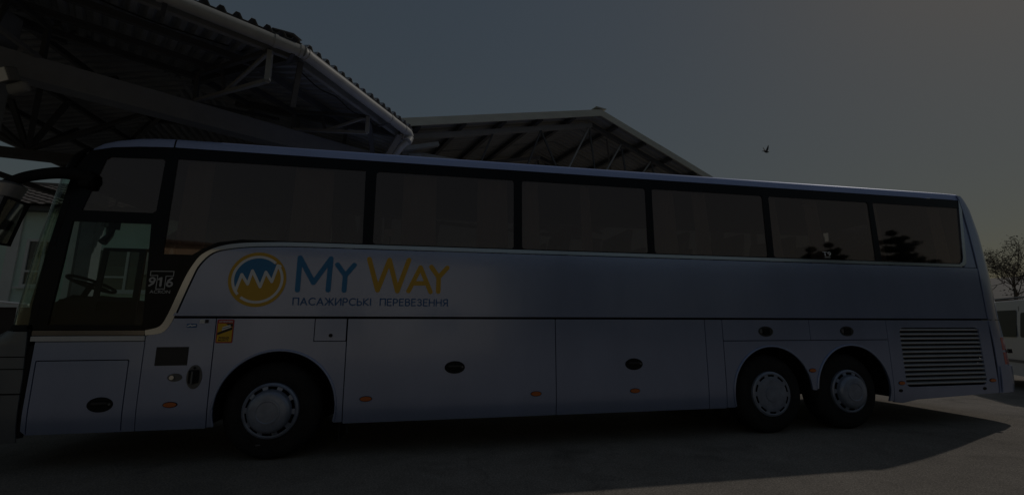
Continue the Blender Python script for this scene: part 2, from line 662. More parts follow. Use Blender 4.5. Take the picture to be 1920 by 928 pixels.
# hip caps
AP = {1: (0, 1), 2: (1, 2), 3: (2, 3), 4: (3, 4), 0: (4, 0)}
def hip_point(j, t):
    (a0, d0, n0, _), (a1, d1, n1, _) = EDGES[AP[j][0]], EDGES[AP[j][1]]
    den = 1 + n0.dot(n1)
    p = PA[j] + (n0 + n1) * (t / den)
    return p
for j in range(5):
    rowL, rowC, rowR = [], [], []
    for k in range(9):
        t = 0.10 + 2.6 * k / 8
        p = hip_point(j, t)
        dd = (hip_point(j, 1) - hip_point(j, 0)).normalized()
        side = Vector((-dd.y, dd.x))
        z = ZE + SLOPE * t + 0.075
        wob = 0.012 * math.sin(k * 2.3 + j)
        rowC.append(Vector((p.x, p.y, z + wob)) - OA)
        l_, r_ = p + side * 0.13, p - side * 0.13
        rowL.append(Vector((l_.x, l_.y, z - 0.012 + wob)) - OA)
        rowR.append(Vector((r_.x, r_.y, z - 0.012)) - OA)
    me = MB().grid([rowL, rowC, rowR]).mesh('hip_cap')
    solid(me, 0.003)
    link('hip_cap', me, 'canopy_sheet', canA)
# a bent loose end of sheet at the corner
L0 = EDGES[0][3]
me = MB().grid([[ptA(0, L0 - 0.34, -0.13, 0.085), ptA(0, L0 - 0.24, -0.14, 0.10), ptA(0, L0 - 0.12, -0.15, 0.115), ptA(0, L0 - 0.02, -0.15, 0.07)],
                [ptA(0, L0 - 0.34, 0.2, 0.08), ptA(0, L0 - 0.24, 0.2, 0.09), ptA(0, L0 - 0.14, 0.2, 0.09), ptA(0, L0 - 0.06, 0.2, 0.08)]]).mesh('loose_flashing')
solid(me, 0.003)
link('loose_flashing', me, 'canopy_sheet', canA)

# gutter, brackets, elbow, downpipe
def gut(p, dz=-0.055, out=0.075, edge=0):
    a, d, n, L = EDGES[edge]
    q = Vector((p[0], p[1])) - n * out
    return Vector((q.x, q.y, ZE + dz)) - OA
G0 = gut(PA[0], edge=0)
GKa = gut(PA[1], edge=0); GKb = gut(PA[1], edge=1)
GK = (GKa + GKb) / 2
GE = gut(PA[2] , edge=1)
dE = EDGES[1][1]
GE2 = GE - Vector((dE.x, dE.y, 0)) * 0.20
MB().tube([G0, GK], 0.070, 14).build('gutter', 'gutter', canA, 40)
MB().tube([GK, GE2], 0.070, 14).build('gutter', 'gutter', canA, 40)
el = smooth_line([GE2, GE2 + Vector((dE.x * .12, dE.y * .12, -0.005)), GE2 + Vector((dE.x * .17, dE.y * .17, -0.07)), GE2 + Vector((dE.x * .11, dE.y * .11, -0.17))], 5)
MB().tube(el, 0.072, 14).build('gutter_elbow', 'gutter', canA, 40)
e3 = Vector(el[-1])
MB().tube([e3, e3 + Vector((-0.10, 0.02, -0.10)), e3 + Vector((-0.24, 0.25, -0.22)), Vector((-0.86, 2.62, 4.2)) - OA, Vector((-0.86, 2.62, 0.05)) - OA], 0.05, 12).build('downpipe', 'gutter', canA, 40)
d0 = EDGES[0][1]
for q, dv in ((GK - Vector((d0.x, d0.y, 0)) * 0.30, d0), (GK - Vector((d0.x, d0.y, 0)) * 0.02, d0), (GK + Vector((dE.x, dE.y, 0)) * 0.06, dE),
              (GK - Vector((d0.x, d0.y, 0)) * 1.35, d0), (GK - Vector((d0.x, d0.y, 0)) * 3.0, d0), (GE2 - Vector((dE.x, dE.y, 0)) * 0.42, dE), (GE2 - Vector((dE.x, dE.y, 0)) * 0.01, dE)):
    MB().tube([q - Vector((dv.x, dv.y, 0)) * 0.018, q + Vector((dv.x, dv.y, 0)) * 0.018], 0.077, 14).build('gutter_joint', 'gutter', canA, 40)
for q, dv, nn in ((GK - Vector((d0.x, d0.y, 0)) * 0.10, d0, EDGES[0][2]), (GE2 - Vector((dE.x, dE.y, 0)) * 0.40, dE, EDGES[1][2]), (GK - Vector((d0.x, d0.y, 0)) * 1.3, d0, EDGES[0][2])):
    n3 = Vector((nn.x, nn.y, 0))
    MB().bar(q + Vector((0, 0, -0.07)), q + n3 * 0.22 + Vector((0, 0, -0.09)), 0.04, 0.012).build('gutter_bracket', 'steel_dark', canA)

# purlins under the sheets
def facet_span(i, t):
    L = EDGES[i][3]
    ok = [s for s in [L * k / 200 for k in range(201)] if tmax(i, s) >= t]
    return (ok[0], ok[-1]) if ok else None
for i in range(5):
    for t, mt, hh in ((0.14, 'steel_grey', 0.10), (0.95, 'steel_dark', 0.08), (1.75, 'steel_dark', 0.08), (2.5, 'steel_dark', 0.08)):
        sp = facet_span(i, t)
        if not sp or sp[1] - sp[0] < 0.3: continue
        MB().bar(ptA(i, sp[0], t, -0.065), ptA(i, sp[1], t, -0.065), 0.06, hh).build('purlin', mt, canA)
# hip rafters
for j in range(5):
    p0, p1 = hip_point(j, 0.05), hip_point(j, 2.7)
    MB().bar(Vector((p0.x, p0.y, ZE - 0.06)) - OA, Vector((p1.x, p1.y, ZE + SLOPE * 2.7 - 0.08)) - OA, 0.07, 0.12).build('hip_rafter', 'steel_dark', canA)

# box beam, columns
dB = Vector((d0.x, d0.y, 0))
B0 = Vector((-5.35, 0.14, 4.37))
MB().bar(B0 - OA, B0 + dB * 5.6 - OA, 0.24, 0.30).build('box_beam', 'beam_grey', canA, bevel=0.008)
MB().bar(B0 + dB * 5.6 - OA + Vector((0, 0, 0.0)), Vector((-7.2, 5.4, 4.37)) - OA, 0.22, 0.28).build('box_beam', 'beam_grey', canA, bevel=0.008)
def columnA(x, y, w, top):
    MB().box(x - w / 2 - OA.x, x + w / 2 - OA.x, y - w / 2 - OA.y, y + w / 2 - OA.y, 0, top).build('column', 'beam_grey', canA, bevel=0.012)
columnA(-5.02, 0.46, 0.30, 5.02)
columnA(-0.95, 2.96, 0.26, 4.22)
columnA(-6.9, 5.4, 0.26, 4.25)
columnA(-2.0, 5.4, 0.26, 4.5)
# truss frames from the beam out to the eave
def truss(e0, e1, zlow, name='truss_bar'):
    e0, e1 = Vector(e0), Vector(e1)
    def rp(p, dz): return Vector((p.x, p.y, roofA(p.x, p.y) + dz)) - OA
    top0, top1 = rp(e0, -0.13), rp(e1, -0.13)
    lo0 = Vector((e0.x, e0.y, zlow)) - OA
    lo1 = Vector((e1.x, e1.y, 4.54)) - OA
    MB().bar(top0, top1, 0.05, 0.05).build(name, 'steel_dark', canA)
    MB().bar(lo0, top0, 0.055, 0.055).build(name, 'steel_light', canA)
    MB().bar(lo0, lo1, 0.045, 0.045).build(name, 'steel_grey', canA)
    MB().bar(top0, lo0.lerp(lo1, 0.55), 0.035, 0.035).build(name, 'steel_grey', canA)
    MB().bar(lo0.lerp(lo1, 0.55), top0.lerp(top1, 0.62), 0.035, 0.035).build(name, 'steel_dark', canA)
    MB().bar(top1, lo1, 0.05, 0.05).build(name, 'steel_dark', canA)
truss((-1.86, -0.10), (-3.30, 1.36), 4.17)
truss((-4.0, -1.45), (-4.62, 0.62), 4.17)
truss((-0.95, 1.45), (-2.2, 2.1), 4.3)
MB().bar(Vector((-1.60, 0.16, 4.60)) - OA, Vector((-1.72, 0.40, 4.12)) - OA, 0.06, 0.06).build('truss_bar', 'steel_dark', canA)
MB().bar(Vector((-0.50, 2.02, 4.56)) - OA, Vector((-0.88, 2.60, 4.12)) - OA, 0.10, 0.04).build('knee_brace', 'steel_light', canA)
MB().bar(Vector((-0.95, 1.55, 4.58)) - OA, Vector((-0.95, 2.72, 4.05)) - OA, 0.07, 0.05).build('knee_brace', 'steel_dark', canA)
# struts behind the beam
for p, q in (((-3.3, 1.36, 4.5), (-4.13, 2.88, 5.15)), ((-3.3, 1.36, 4.5), (-2.6, 2.6, 4.92)), ((-4.6, 0.62, 4.5), (-4.68, 3.05, 5.1)), ((-4.6, 0.62, 4.5), (-4.1, 2.9, 5.15)),
             ((-1.9, 2.36, 4.45), (-2.6, 3.6, 5.0)), ((-1.9, 2.36, 4.45), (-1.4, 3.6, 4.72))):
    MB().bar(Vector(p) - OA, Vector(q) - OA, 0.05, 0.05).build('strut', 'steel_dark', canA)
# dark tie beam on the far side with its fan of struts
MB().bar(Vector((-7.45, 2.72, 4.12)) - OA, Vector((-3.6, 3.62, 4.12)) - OA, 0.14, 0.15).build('tie_beam', 'steel_dark', canA)
MB().bar(Vector((-7.45, 3.0, 4.02)) - OA, Vector((-6.55, 5.2, 3.72)) - OA, 0.08, 0.08).build('tie_beam', 'steel_dark', canA)
FS = Vector((-6.43, 2.98, 4.2))
for q in ((-6.37, 2.46, 4.83), (-6.7, 2.1, 4.75), (-5.84, 2.23, 4.93), (-5.7, 2.6, 4.95), (-6.2, 3.55, 4.85), (-5.65, 3.57, 4.96), (-7.1, 2.4, 4.7), (-4.68, 3.05, 5.14)):
    MB().bar(FS - OA, Vector(q) - OA, 0.07, 0.05).build('strut', 'steel_dark', canA)
MB().bar(Vector((-6.9, 2.1, 4.70)) - OA, Vector((-4.7, 2.0, 5.1)) - OA, 0.05, 0.06).build('strut', 'steel_dark', canA)

# loose cable along the eave
cbl = [ptA(1, 0.25 + 0.33 * k, 0.20, -0.15 - 0.05 * (k % 2)) for k in range(7)]
MB().tube(smooth_line(cbl, 4), 0.008, 6).build('cable', 'black_matte', canA, 60)
cbl = [ptA(0, 2.2 + 0.7 * k, 0.32, -0.17 - 0.04 * (k % 2)) for k in range(7)]
MB().tube(smooth_line(cbl, 4), 0.008, 6).build('cable', 'black_matte', canA, 60)

# floodlight clamped to the column
fl = thing('floodlight', 'small pale floodlight with square glass fixed to the canopy column', 'lamp', (-4.58, 0.20, 4.10))
MB().box(-0.105, 0.105, -0.05, 0.05, -0.075, 0.075).build('housing', 'lamp_case', fl, bevel=0.012)
MB().box(-0.095, 0.095, -0.058, -0.051, -0.066, 0.066).build('front_glass', 'lamp_glass', fl)
MB().box(-0.08, 0.22, -0.02, 0.06, -0.20, -0.085).build('bracket', 'steel_grey', fl, bevel=0.03)
fl.rotation_euler = (R(24), 0, R(-28))

# ------------------------------------------------------------------ canopy B: gabled roof beyond the coach
gx = Vector((4.354, 1.32, 0)).normalized()
gy = Vector((-gx.y, gx.x, 0))
LB = Vector((-0.427, 2.684, 0))
canB = thing('gable_canopy', 'gabled canopy with pale trim boards and dark trussed underside rising behind the coach roof', 'canopy', LB + gx * 4.55)
OB = LB + gx * 4.55
HALF, Z0, Z1, DEP = 4.55, 5.1, 6.36, 8.0
def zB(s): return Z0 + (Z1 - Z0) * (1 - abs(s - HALF) / HALF)
def pB(s, d, z): return LB + gx * s + gy * d + Vector((0, 0, z)) - OB
for side in (0, 1):
    n_sh = 8
    for k in range(n_sh):
        d0_, d1_ = -0.04 + (DEP + 0.04) * k / n_sh, -0.04 + (DEP + 0.04) * (k + 1) / n_sh + 0.03
        ra, rb = [], []
        m = 0
        dd = d0_
        while dd < d1_:
            for ds, h in WAVE:
                if dd + ds <= d1_:
                    ra.append(pB(-0.12 if side == 0 else 2 * HALF + 0.12, dd + ds, zB(-0.12) + h * 0.6 + 0.02 + 0.002 * (k % 2)))
                    rb.append(pB(HALF, dd + ds, Z1 + h * 0.6 + 0.02 + 0.002 * (k % 2)))
            dd += PITCH
        me = MB().grid([ra, rb]).mesh('roof_sheet')
        solid(me, 0.002)
        link('roof_sheet', me, 'canopy_sheet_tan', canB)
# trim boards up the rakes, in lengths
for side in (0, 1):
    cuts_ = [0.0, 0.31, 0.60, 1.0]
    for a, b in zip(cuts_[:-1], cuts_[1:]):
        sa = -0.14 + (HALF + 0.14) * a; sb = -0.14 + (HALF + 0.14) * b
        if side: sa, sb = 2 * HALF - sa, 2 * HALF - sb
        za, zb_ = zB(sa), zB(sb)
        m = MB()
        lap = 0.004 * (cuts_.index(a) % 2)
        vs = []
        for s, z in ((sa, za), (sb, zb_)):
            for d_, dz in ((-0.075 - lap, 0.06), (-0.075 - lap, -0.10), (-0.05, -0.10), (-0.05, 0.035), (0.12, 0.062), (0.12, 0.072 + lap)):
                vs.append(pB(s, d_, z + dz))
        fs = [(k, (k + 1) % 6, 6 + (k + 1) % 6, 6 + k) for k in range(6)] + [tuple(range(6)), tuple(range(11, 5, -1))]
        m.add(vs, fs)
        m.build('trim_board', 'fascia', canB)
MB().bar(pB(HALF, -0.09, Z1 + 0.09), pB(HALF, DEP, Z1 + 0.09), 0.30, 0.02).build('ridge_cap', 'fascia', canB)
# eave purlins and boards
for s, mt in ((0.02, 'steel_grey'), (0.22, 'steel_dark')):
    MB().bar(pB(s, 0.02, zB(s) - 0.06), pB(s, DEP, zB(s) - 0.06), 0.10, 0.09).build('purlin', mt, canB)
for s in (1.15, 2.05, 2.95, 3.85, 5.1, 6.0, 6.9, 7.8, 8.7):
    MB().bar(pB(s, 0.02, zB(s) - 0.05), pB(s, DEP, zB(s) - 0.05), 0.08, 0.10).build('purlin', 'steel_dark', canB)
# trusses
def trussB(d, mt):
    dz = -0.19
    MB().bar(pB(-0.05, d, zB(0) + dz - 0.01), pB(HALF, d, Z1 + dz), 0.09, 0.10).build('top_chord', mt, canB)
    MB().bar(pB(2 * HALF + 0.05, d, zB(0) + dz - 0.01), pB(HALF, d, Z1 + dz), 0.09, 0.10).build('top_chord', 'steel_dark', canB)
    MB().bar(pB(0.0, d, 4.62), pB(2 * HALF, d, 4.62), 0.09, 0.10).build('bottom_chord', mt, canB)
    for (s0, z0), (s1, z1), mm in (((3.66, 4.64), (4.46, 6.08), 'steel_light'), ((4.66, 4.64), (5.46, 5.86), 'steel_light'), ((5.66, 4.64), (6.46, 5.60), 'steel_light'), ((6.7, 4.64), (7.4, 5.3), 'steel_grey'),
                                  ((4.66, 4.64), (4.48, 6.08), 'steel_dark'), ((5.66, 4.64), (5.46, 5.86), 'steel_dark'), ((6.7, 4.64), (6.46, 5.60), 'steel_dark'),
                                  ((2.66, 4.64), (3.1, 5.72), 'steel_dark'), ((3.66, 4.64), (3.1, 5.72), 'steel_dark'), ((1.6, 4.64), (1.9, 5.40), 'steel_dark')):
        MB().bar(pB(s0, d, z0), pB(s1, d, z1), 0.035, 0.035).build('web_bar', mm, canB)
trussB(0.30, 'steel_grey')
trussB(2.7, 'steel_grey')
trussB(5.6, 'steel_dark')
MB().bar(pB(-0.05, 0.16, 4.62), pB(0.66, 0.16, 4.86), 0.10, 0.08).build('knee_brace', 'steel_light', canB)
MB().bar(pB(0.6, 0.3, 4.66), pB(3.0, 2.6, 5.55), 0.05, 0.05).build('wind_brace', 'steel_dark', canB)
MB().bar(pB(5.0, 0.3, 5.9), pB(7.2, 2.6, 5.4), 0.04, 0.04).build('wind_brace', 'steel_dark', canB)
MB().bar(pB(3.4, 2.7, 5.6), pB(5.2, 5.6, 5.9), 0.04, 0.04).build('wind_brace', 'steel_dark', canB)
for s in (0.25, 2 * HALF - 0.25):
    for d in (0.3, 5.6):
        c = pB(s, d, 0)
        MB().box(c.x - 0.12, c.x + 0.12, c.y - 0.12, c.y + 0.12, 0, 4.6).build('column', 'beam_grey', canB, bevel=0.01)

# ------------------------------------------------------------------ green station building, left background
bld = thing('station_building', 'pale green rendered building with white pilasters and tiled roof behind the coach front', 'building', (-14.4, 12, -0.28))
bld.scale = (1.2, 1.0, 1.2)
def bb(name, x0, x1, y0, y1, z0, z1, mt, parent=bld, bev=0.0):
    return MB().box(x0 + 12, x1 + 12, y0 - 9, y1 - 9, z0, z1).build(name, mt, parent, bevel=bev)
bb('wall', -22, -3, 9.0, 9.4, 1.96, 4.5, 'plaster_green')
bb('plinth', -22, -3, 8.9, 9.4, 0, 1.86, 'plinth')
bb('ledge', -22, -3, 8.84, 9.4, 1.86, 1.96, 'plaster_white', bev=0.01)
bb('side_wall', -22, -21.6, 9.4, 15, 0, 4.5, 'plaster_green')
bb('back_wall', -21.6, -3, 14.6, 15, 0, 4.5, 'plaster_green')
bb('side_wall', -3.4, -3, 9.4, 14.6, 0, 4.5, 'plaster_green')
for x in (-11.22, -9.78, -6.9, -4.2, -15.5):
    bb('pilaster', x, x + 0.26, 8.93, 9.0, 1.96, 4.5, 'plaster_white', bev=0.006)
bb('cornice', -22.2, -2.8, 8.62, 9.1, 4.5, 4.62, 'steel_dark')
def building_window(x0, x1, z0, z1):
    f = MB()
    for a, b_, c, d_ in ((x0, x1, z0, z0 + .07), (x0, x1, z1 - .07, z1), (x0, x0 + .07, z0 + .07, z1 - .07), (x1 - .07, x1, z0 + .07, z1 - .07), ((x0 + x1) / 2 - .03, (x0 + x1) / 2 + .03, z0 + .07, z1 - .07), (x0 + .07, (x0 + x1) / 2 - .03, z0 + .40, z0 + .45)):
        f.box(a + 12, b_ + 12, -0.05, 0.02, c, d_)
    w = f.build('window', 'plaster_white', bld)
    MB().box(x0 + 12 + .05, x1 + 12 - .05, -0.012, -0.006, z0 + .05, z1 - .05).build('pane', 'window_glass', w)
    MB().box(x0 + 12 + .07, x1 + 12 - .07, -0.005, -0.002, z1 - (z1 - z0) * 0.42, z1 - .07).build('blind', 'blind', w)
    MB().box(x0 + 12 - .08, x1 + 12 + .08, -0.12, 0.02, z0 - .05, z0 - 0.002).build('sill', 'plaster_white', w)
building_window(-10.80, -9.95, 2.42, 3.74)
building_window(-9.30, -7.35, 2.30, 3.55)
building_window(-6.3, -4.6, 2.30, 3.6)
building_window(-14.6, -12.2, 2.4, 3.7)
MB().tube([(2.45, -0.10, 4.45), (2.45, -0.10, 0.1)], 0.055, 10).build('downpipe', 'steel_dark', bld, 40)
# tiled roof: wavy rows stepped up the slope
tr_ = []
for k in range(14):
    y0, y1 = 8.45 + 0.27 * k, 8.45 + 0.27 * (k + 1) + 0.03
    z0, z1 = 4.62 + 0.098 * k, 4.62 + 0.098 * (k + 1)
    ra, rb = [], []
    for i in range(0, 19 * 12 + 1):
        x = -22.2 + i * (19.4 / (19 * 12))
        w = 0.022 * math.sin(2 * math.pi * x / 0.32)
        ra.append((x + 12, y0 - 9, z0 + 0.045 + w))
        rb.append((x + 12, y1 - 9, z1 + 0.02 + w))
    me = MB().grid([ra, rb]).mesh('tile_row')
    solid(me, 0.018)
    link('tile_row', me, 'roof_tile', bld)
MB().box(-10.2, 9.2, 3.15, 3.4, 5.95, 6.1).build('ridge_tile', 'roof_tile', bld, bevel=0.03)
MB().add([(-10.2, 3.3, 5.98), (9.2, 3.3, 5.98), (9.2, 6.4, 4.55), (-10.2, 6.4, 4.55)], [(0, 1, 2, 3)]).build('back_slope', 'roof_tile', bld)
hr = thing('handrail', 'white tubular handrail in front of the green building', 'railing', (-10.6, 7.6, 0))
MB().tube([(-3, 0, 2.35), (-0.2, 0, 2.02), (1.2, 0, 1.88)], 0.03, 8).build('rail', 'white_rail', hr, 40)
for x, z in ((-2.6, 2.30), (-0.2, 2.02), (1.0, 1.90)):
    MB().tube([(x, 0, 0), (x, 0, z)], 0.022, 8).build('post', 'white_rail', hr, 40)

# ------------------------------------------------------------------ cream building behind the camera (mirrored in the coach's flank and trim)
cb = thing('cream_building', 'long cream building across the yard, mirrored in the coach flank', 'building', (3.2, -14.5, 0), R(-25))
MB().box(-12.4, 0, -8, 0, 0, 4.9).build('wall', 'cream_wall', cb)
MB().box(-12.7, 0.3, -8.3, 0.35, 4.9, 5.15).build('roof', 'roof_tile', cb)
for k in range(3):
    z0, z1 = 1.0, 2.3
    x = -11.6 + k * 4.05
    f = MB()
    for a, b_, c, d_ in ((x, x + 1.6, z0, z0 + .08), (x, x + 1.6, z1 - .08, z1), (x, x + .08, z0 + .08, z1 - .08), (x + 1.52, x + 1.6, z0 + .08, z1 - .08), (x + .77, x + .83, z0 + .08, z1 - .08)):
        f.box(a, b_, 0.002, 0.06, c, d_)
    w = f.build('window', 'plaster_white', cb)
    MB().box(x + .06, x + 1.54, 0.004, 0.03, z0 + .06, z1 - .06).build('pane', 'panel_dark', w)

# ------------------------------------------------------------------ trees
def leaf_cloud(mb, c, r, n, size, flat=1.0, rnd=random):
    for _ in range(n):
        while True:
            p = Vector((rnd.uniform(-1, 1), rnd.uniform(-1, 1), rnd.uniform(-1, 1)))
            if p.length < 1: break
        p = Vector((p.x * r, p.y * r, p.z * r * flat)) + Vector(c)
        a = Vector((rnd.gauss(0, 1), rnd.gauss(0, 1), rnd.gauss(0, 1))).normalized()
        b = a.orthogonal().normalized()
        s = size * rnd.uniform(0.6, 1.4)
        mb.add([p - a * s, p + b * s * 0.45, p + a * s, p - b * s * 0.45], [(0, 1, 2, 3)])

def conifer(label, loc, h, rad, seed, group):
    rnd = random.Random(seed)
    t = thing('conifer_tree', label, 'tree', loc, group=group)
    MB().tube([(0, 0, 0), (0.05, 0, h * 0.5), (0, 0.04, h)], [h * 0.028, h * 0.016, 0.02], 9).build('trunk', 'bark', t, 60)
    cr = MB()
    tiers = 14
    for k in range(tiers):
        u = k / (tiers - 1)
        z = h * (0.12 + 0.86 * u) + rnd.uniform(-0.3, 0.3) * (1 - u)
        rr = rad * (1 - u) ** 0.75 * rnd.uniform(0.75, 1.1) + 0.15
        nb = max(5, int(12 * (1 - u) + 5))
        for j in range(nb):
            a = 2 * math.pi * j / nb + rnd.uniform(-.3, .3)
            ln = rr * rnd.uniform(0.6, 1.15)
            d = Vector((math.cos(a), math.sin(a), 0))
            for q in range(6):
                f = (q + 1) / 6
                leaf_cloud(cr, Vector((0, 0, z)) + d * ln * f + Vector((0, 0, (0.16 + 0.12 * math.sin(j * 2.1 + k)) * ln * f)), 0.20 + 0.28 * ln * 0.4, 22, 0.15, 0.75, rnd)
    cr.build('crown', 'needles', t, fix=False)
    return t
conifer('tall dark conifer standing in the open across the yard, mirrored in the rearmost coach window', (35.7, -21.2, 0), 12.0, 4.0, 3, 'conifers across the yard')
conifer('dark conifer mirrored low in the fifth coach window beside the small lettering', (27.6, -21.0, 0), 10.0, 3.8, 5, 'conifers across the yard')
conifer('small conifer mirrored between the two tallest ones', (32.6, -24.0, 0), 11.6, 3.2, 8, 'conifers across the yard')
conifer('short conifer mirrored at the sill of the third coach window', (9.3, -23.0, 0), 9.3, 2.2, 9, 'conifers across the yard')
tb = MB()  # unseen belt of shrubs, added to darken what the coach flank mirrors
rr_ = random.Random(4)
for k in range(120):
    x = 6 + k * 0.6
    for q in range(6):
        leaf_cloud(tb, (x + rr_.uniform(-.3, .3), -27 + rr_.uniform(-1, 1), 0.9 + q * 1.3 + rr_.uniform(-.3, .3)), 1.0, 26, 0.26, 1.0, rr_)
tag(tb.build('added_shrub_belt', 'hedge_leaf', fix=False), 'dense dark evergreen shrubs out of view, added to darken the flank reflections', 'shrubs', kind='stuff')

def bare_tree(label, loc, h, seed):
    rnd = random.Random(seed)
    t = thing('bare_tree', label, 'tree', loc)
    trunk, twigs, leaves = MB(), MB(), MB()
    def grow(p, d, ln, r, lev):
        pts = [p]
        q = p
        for k in range(3):
            d = (d + Vector((rnd.gauss(0, .13), rnd.gauss(0, .13), rnd.gauss(0.05, .08)))).normalized()
            q = q + d * ln / 3
            pts.append(q)
        (trunk if lev < 2 else twigs).tube(pts, [r, r * .88, r * .76, r * .62], 7 if lev < 2 else 4, caps=False)
        if lev >= 5:
            if rnd.random() < 0.6:
                leaf_cloud(leaves, q, 0.30, 4, 0.075, 1.0, rnd)
            return
        for k in range(3 if lev == 0 else 4):
            a = rnd.uniform(0, 2 * math.pi)
            side = d.orthogonal().normalized()
            side.rotate(Matrix.Rotation(a, 3, d))
            nd = (d * rnd.uniform(0.55, 0.95) + side * rnd.uniform(0.45, 0.8)).normalized()
            st = pts[rnd.choice((2, 3, 3))]
            grow(st, nd, ln * rnd.uniform(0.58, 0.78), r * 0.58, lev + 1)
    grow(Vector((0, 0, 0)), Vector((0.04, 0, 1)), h * 0.34, h * 0.012, 0)
    trunk.build('trunk', 'bark', t, 60, fix=False)
    twigs.build('branches', 'bark', t, 60, fix=False)
    leaves.build('leaves', 'dry_leaf', t, fix=False)
    return t
bare_tree('nearly bare tree with thin twigs and a few brown leaves behind the white van', (36.6, 16.6, 0), 8.2, 33)
bare_tree('second bare tree, shorter and at the far right edge of the view', (43.0, 15.5, 0), 7.4, 21)

# house low on the hill, right edge
hs = thing('far_house', 'low brown house far behind the white van', 'house', (60, 30.5, 0), R(-55))
MB().box(-9, 9, 0, 8, 0, 4.0).build('wall', 'house_wall', hs)
rf = MB()
rf.add([(-9.5, -0.5, 4.0), (9.5, -0.5, 4.0), (9.5, 4, 6.6), (-9.5, 4, 6.6), (-9.5, 8.5, 4.0), (9.5, 8.5, 4.0)], [(0, 1, 2, 3), (3, 2, 5, 4), (0, 3, 4), (1, 5, 2), (0, 4, 5, 1)])
rf.build('roof', 'roof_tile', hs)
for x in (-6, -1, 4):
    MB().box(x, x + 1.6, -0.06, -0.002, 1.3, 2.8).build('window', 'black_gloss', hs)

# ================================================================== THE COACH
bus = thing('tour_coach', 'silver three axle touring coach with blue and yellow lettering on its flank', 'coach', (0, 0, 0))
W = 2.55

# ---- lower flank panels (front face near Y = 0)
ZB_, ZM = 0.355, 1.468
def arch(cx, r, z0=ZB_, cz=0.53, n=22):
    """points over a wheel opening from left foot to right foot."""
    a = math.degrees(math.asin((z0 - cz) / r))
    return arc(cx, cz, r, 180 - a, a, n)
GAP = 0.006
side_part('front_panel', [[(-3.735, 1.235), (-3.745, 0.40), (-3.70, 0.36), (-2.785 - GAP, 0.36), (-2.785 - GAP, 1.235)], rrect(-3.705, -2.905, 0.372, 1.058, 0.012, 2)], 'paint', bus)
side_part('locker_flap', [rrect(-3.697, -2.913, 0.366, 1.05, 0.010, 2)], 'paint', bus, y=0.001)
side_part('service_panel', [[(-2.785, 0.36), (-2.155, 0.36), (-2.155, ZM), (-2.595, ZM), (-2.60, 1.455), (-2.655, 1.36), (-2.72, 1.31), (-2.785, 1.29)]], 'paint', bus)
fa = arch(-1.505, 0.605, 0.37)
side_part('wheel_panel', [[(-2.147, 0.37)] + fa + [(-0.835, 0.37), (-0.835, 1.222), (-1.175, 1.222), (-1.175, ZM), (-2.147, ZM)]], 'paint', bus)
side_part('fuel_flap', [rrect(-1.168, -0.842, 1.229, ZM, 0.006, 2)], 'paint', bus, y=0.001)
side_part('luggage_door', [rrect(-0.827, 1.563, ZB_, ZM, 0.008, 2)], 'paint', bus)
side_part('luggage_door', [rrect(1.571, 3.578, ZB_, ZM, 0.008, 2)], 'paint', bus)
side_part('filler_panel', [rrect(3.586, 3.832, ZB_, ZM, 0.006, 2)], 'paint', bus)
ma, ta = arch(4.535, 0.595, 0.36), arch(5.80, 0.60, 0.36)
split = 5.165
def clip_arch(pts, side, zmin=0.545):
    return [p for p in pts if not ((p[0] > 4.9 and side == 'm' or p[0] < 5.45 and side == 't') and p[1] < zmin)]
ml = clip_arch(ma, 'm'); tl = clip_arch(ta, 't')
side_part('rear_wheel_panel', [[(3.84, 0.36)] + ml + [(5.137, 0.545), (5.197, 0.545)] + tl + [(6.447, 0.36), (6.447, 1.192), (3.84, 1.192)]], 'paint', bus)
side_part('small_flap', [rrect(3.84, 5.166, 1.20, ZM, 0.005, 2)], 'paint', bus)
side_part('small_flap', [rrect(5.174, 6.447, 1.20, ZM, 0.005, 2)], 'paint', bus)
VX0, VX1, VZ0, VZ1 = 6.67, 8.12, 0.545, 1.362
side_part('rear_panel', [[(6.455, 0.345), (6.60, 0.33), (6.85, 0.37), (8.325, 0.42), (8.325, ZM), (6.455, ZM)], rrect(VX0, VX1, VZ0, VZ1, 0.07, 5)], 'paint', bus)
# vent: dark recess and louvre slats
vent = MB().box(VX0 - 0.05, VX1 + 0.05, 0.085, 0.095, VZ0 - 0.05, VZ1 + 0.05).build('vent_recess', 'dark_hole', bus)
sl_me = None
NS = 13
for k in range(NS):
    z = VZ0 + 0.045 + (VZ1 - VZ0 - 0.075) * k / (NS - 1)
    if sl_me is None:
        m = MB()
        x0, x1 = VX0 - 0.02, VX1 + 0.02
        prof = [(0.012, -0.014), (0.008, -0.002), (0.014, 0.010), (0.055, 0.026), (0.060, 0.020), (0.024, 0.002)]
        m.add([(x, y, zz) for x in (x0, x1) for y, zz in prof], [(i, (i + 1) % 6, 6 + (i + 1) % 6, 6 + i) for i in range(6)] + [tuple(range(6)), tuple(range(11, 5, -1))])
        o = m.build('louvre_slat', 'slat', bus)
        sl_me = o.data
    else:
        o = bpy.data.objects.new('louvre_slat', sl_me)
        COL.objects.link(o)
        o.parent = bus
    o.location = (0, 0, z)
# arch lips
def lip(pts, name='arch_lip'):
    m = MB()
    pts = [(x, -0.004 + yoff(z), z) for x, z in pts]
    m.tube(pts, 0.013, 8)
    return m.build(name, 'paint', bus, 50)
lip(arc(-1.505, 0.53, 0.602, 194, -14, 40))
lip(arc(4.535, 0.53, 0.592, 195, 3, 40))
lip(arc(5.80, 0.53, 0.597, 177, -15, 40))

